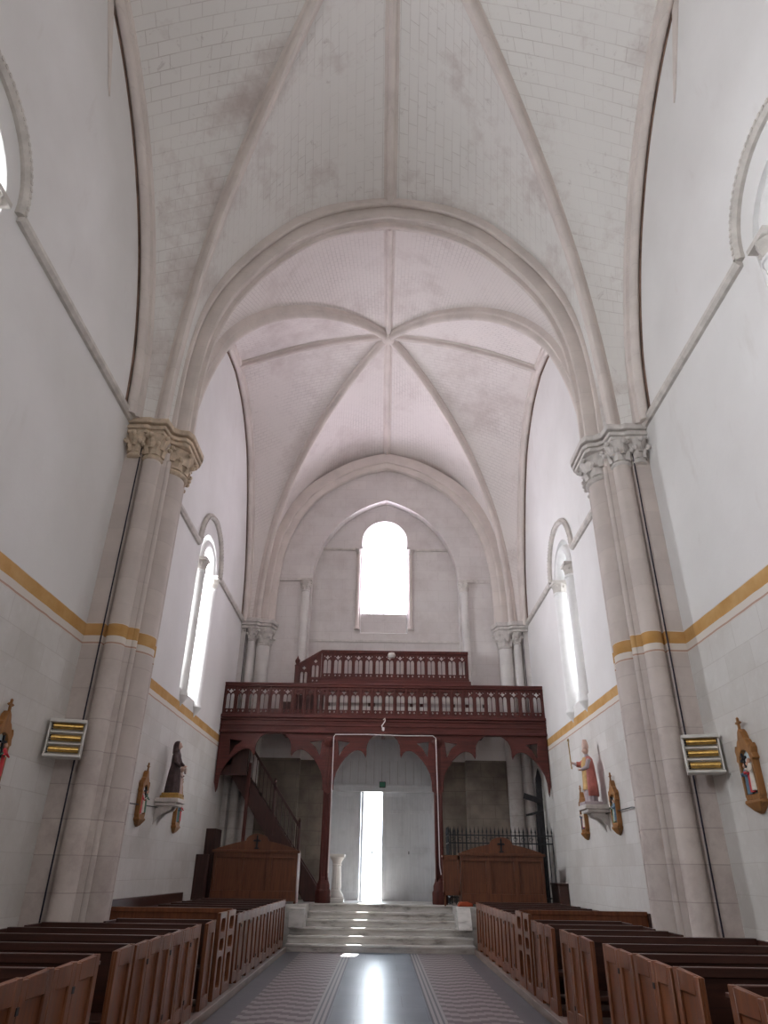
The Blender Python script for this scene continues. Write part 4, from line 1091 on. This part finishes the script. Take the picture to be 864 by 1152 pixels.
s.build('figure',darkrobe,e)
s=MB(); head(s,-.02,-.015,.99,.066); hand(s,(-.09,-.16,.57),(.4,-1,0),.022); hand(s,(.07,-.17,.61),(-.2,-1,.1),.022); s.build('head_and_hands',ivory,e)
s=MB(); s.loft([ringz(-.02,.01,a,b,z,.03,7) for a,b,z in ((.10,.08,.84),(.085,.085,.92),(.078,.085,1.0),(.06,.07,1.06),(.02,.03,1.09))]); s.v=[(x,max(y,-.028) if z>.9 else y,z) for x,y,z in s.v]; s.build('veil',darkrobe,e)
s=MB(); s.loft([ringz(.13,-.10,a,b,z,f,7) for a,b,z,f in ((.075,.065,.10,.08),(.06,.055,.25,.06),(.05,.042,.38,.03),(.06,.04,.46,0),(.022,.022,.50,0))]); s.tube([(.09,-.1,.46),(.07,-.15,.40),(.06,-.18,.44)],.017,8); s.build('child',pale,e)
s=MB(); head(s,.13,-.105,.555,.046); s.build('child_head',ivory,e)
s=MB(); s.box(-.02,.07,-.22,-.19,.47,.57); s.build('book',pale,e,bevel=.004)
place(e,-4.16,14.42,2.76,PI/2)
# right: bishop
e=empty('bishop_statue',(0,0,0),'painted bishop statue in pink cope holding a crozier, on right wall bracket','statue')
pink=m_plain('pink_cope',(.50,.16,.13),.5,.35,0,.22,7,.15); yel=m_plain('ochre_chasuble',(.58,.36,.14),.5,.35,0,.2,9,.15); alb=m_plain('grey_alb',(.45,.38,.40),.6,.3,0,.12,9,.15); mit=m_plain('pale_mitre',(.70,.50,.42),.5,.3,0,.12,9,.1)
s=MB(); s.box(-.19,.19,-.2,.17,0,.06); s.build('plinth',alb,e,bevel=.01)
s=MB(); rs=[(.14,.12,.06,.08),(.13,.115,.2,.08),(.12,.105,.4,.05),(.11,.095,.6,.03),(.12,.09,.76,.01),(.125,.08,.84,0),(.10,.065,.885,0),(.042,.04,.91,0),(.038,.04,.96,0)]
s.loft([ringz(0,0,a,b,z,f,11) for a,b,z,f in rs]); s.tube([(-.12,0,.84),(-.18,-.09,.76),(-.20,-.22,.80)],[.05,.045,.028],10); s.tube([(.12,0,.84),(.15,-.06,.70),(.05,-.14,.66)],[.05,.045,.028],10); s.build('figure',alb,e)
s=MB(); s.loft([[(x*1.06,y*1.14-.012,z) for x,y,z in ringz(0,0,a,b,z0,.03,7)] for a,b,z0 in ((.135,.11,.28),(.13,.105,.42),(.118,.10,.6),(.122,.095,.78),(.09,.06,.895))],cap=False); s.build('chasuble',yel,e)
s=MB(); 
rings=[]
for a,b,z0 in ((.19,.15,.16),(.18,.15,.35),(.165,.135,.55),(.16,.12,.74),(.145,.10,.86),(.07,.06,.92)):
    rings.append([(a*math.cos(t),b*math.sin(t)+.005,z0) for t in [(-.22*PI)+1.44*PI*j/20 for j in range(21)]])
s.loft(rings,cap=False,closed=False); s.tube([(-.13,0,.85),(-.19,-.08,.78),(-.20,-.17,.79)],[.062,.065,.055],10); co=s.build('cope',pink,e); sm=co.modifiers.new('thick','SOLIDIFY'); sm.thickness=.012
s=MB(); head(s,0,-.012,1.03,.066); hand(s,(-.20,-.24,.81),(0,-1,.15),.023); hand(s,(.03,-.165,.66),(-.6,-1,.1),.023); s.build('head_and_hands',ivory,e)
s=MB(); s.loft([ringz(0,-.005,.066,.066,1.07),ringz(0,-.005,.076,.064,1.14),ringz(0,-.005,.05,.05,1.20),ringz(0,-.005,.008,.036,1.25)]); s.build('mitre',mit,e,bevel=.004)
s=MB(); pts=[(-.21,-.27,.70),(-.22,-.275,.80),(-.23,-.28,1.22)]; s.tube(pts,.011,8)
s.tube([(-.23+.045*math.cos(a)-.0,-.28,1.25+.045*math.sin(a)) for a in [PI+ -2*PI*.8*j/14 for j in range(15)]],.009,6); s.build('crozier',gold,e)
place(e,4.15,14.5,2.76,-PI/2)
LL,LR,LW,LE,LS,LK,EXPO=560,35,250,210,45,20,.30
# ------------------------------------------------------------------ lights & render settings
def area(name,loc,rot,sx,sy,e,col):
    l=bpy.data.lights.new(name,'AREA'); l.shape='RECTANGLE'; l.size=sx; l.size_y=sy; l.energy=e; l.color=col
    o=bpy.data.objects.new(name,l); C.objects.link(o); o.location=loc; o.rotation_euler=rot; return o
def look(o,d):
    o.rotation_euler=Vector(d).to_track_quat('-Z','Y').to_euler()
for c,cR in ((4.32,4.85),(WESTC,WESTC)):
    o=area('daylight_left_window',(-(W+.86),c,7.2),(0,0,0),.95,2.9,LL,(.92,.96,1.0)); look(o,(1,0,.16))
    o=area('daylight_right_window',((W+.86),cR,7.2),(0,0,0),.95,2.9,LR,(.92,.96,1.0)); look(o,(-1,0,.16))
o=area('daylight_west_window',(-.03,YB+.78,10.4),(0,0,0),1.05,2.6,LW,(.92,.84,1.0)); look(o,(0,-1,.1))
o=area('east_fill_light',(0,YE-.75,7.4),(0,0,0),2.9,6.0,LE,(1.0,.97,.93)); look(o,(0,1,.25))  # fill lamp behind the camera, set in the added unseen window
sun=bpy.data.lights.new('sun','SUN'); sun.energy=LS; sun.angle=.01; sun.color=(1,.97,.92)
so=bpy.data.objects.new('sun',sun); C.objects.link(so); so.location=(0,30,25); so.rotation_euler=Vector((-.12,-1,-.70)).to_track_quat('-Z','Y').to_euler()
w=bpy.data.worlds.new('sky'); bpy.context.scene.world=w; w.use_nodes=True
nt=w.node_tree; nt.nodes['Background'].inputs[0].default_value=(.80,.90,1.0,1); nt.nodes['Background'].inputs[1].default_value=LK
sc=bpy.context.scene
sc.view_settings.view_transform='Standard'; sc.view_settings.look='None'; sc.view_settings.gamma=1; sc.view_settings.use_curve_mapping=False
sc.view_settings.exposure=EXPO
sc.cycles.max_bounces=8; sc.cycles.diffuse_bounces=6; sc.cycles.glossy_bounces=3; sc.cycles.sample_clamp_indirect=6
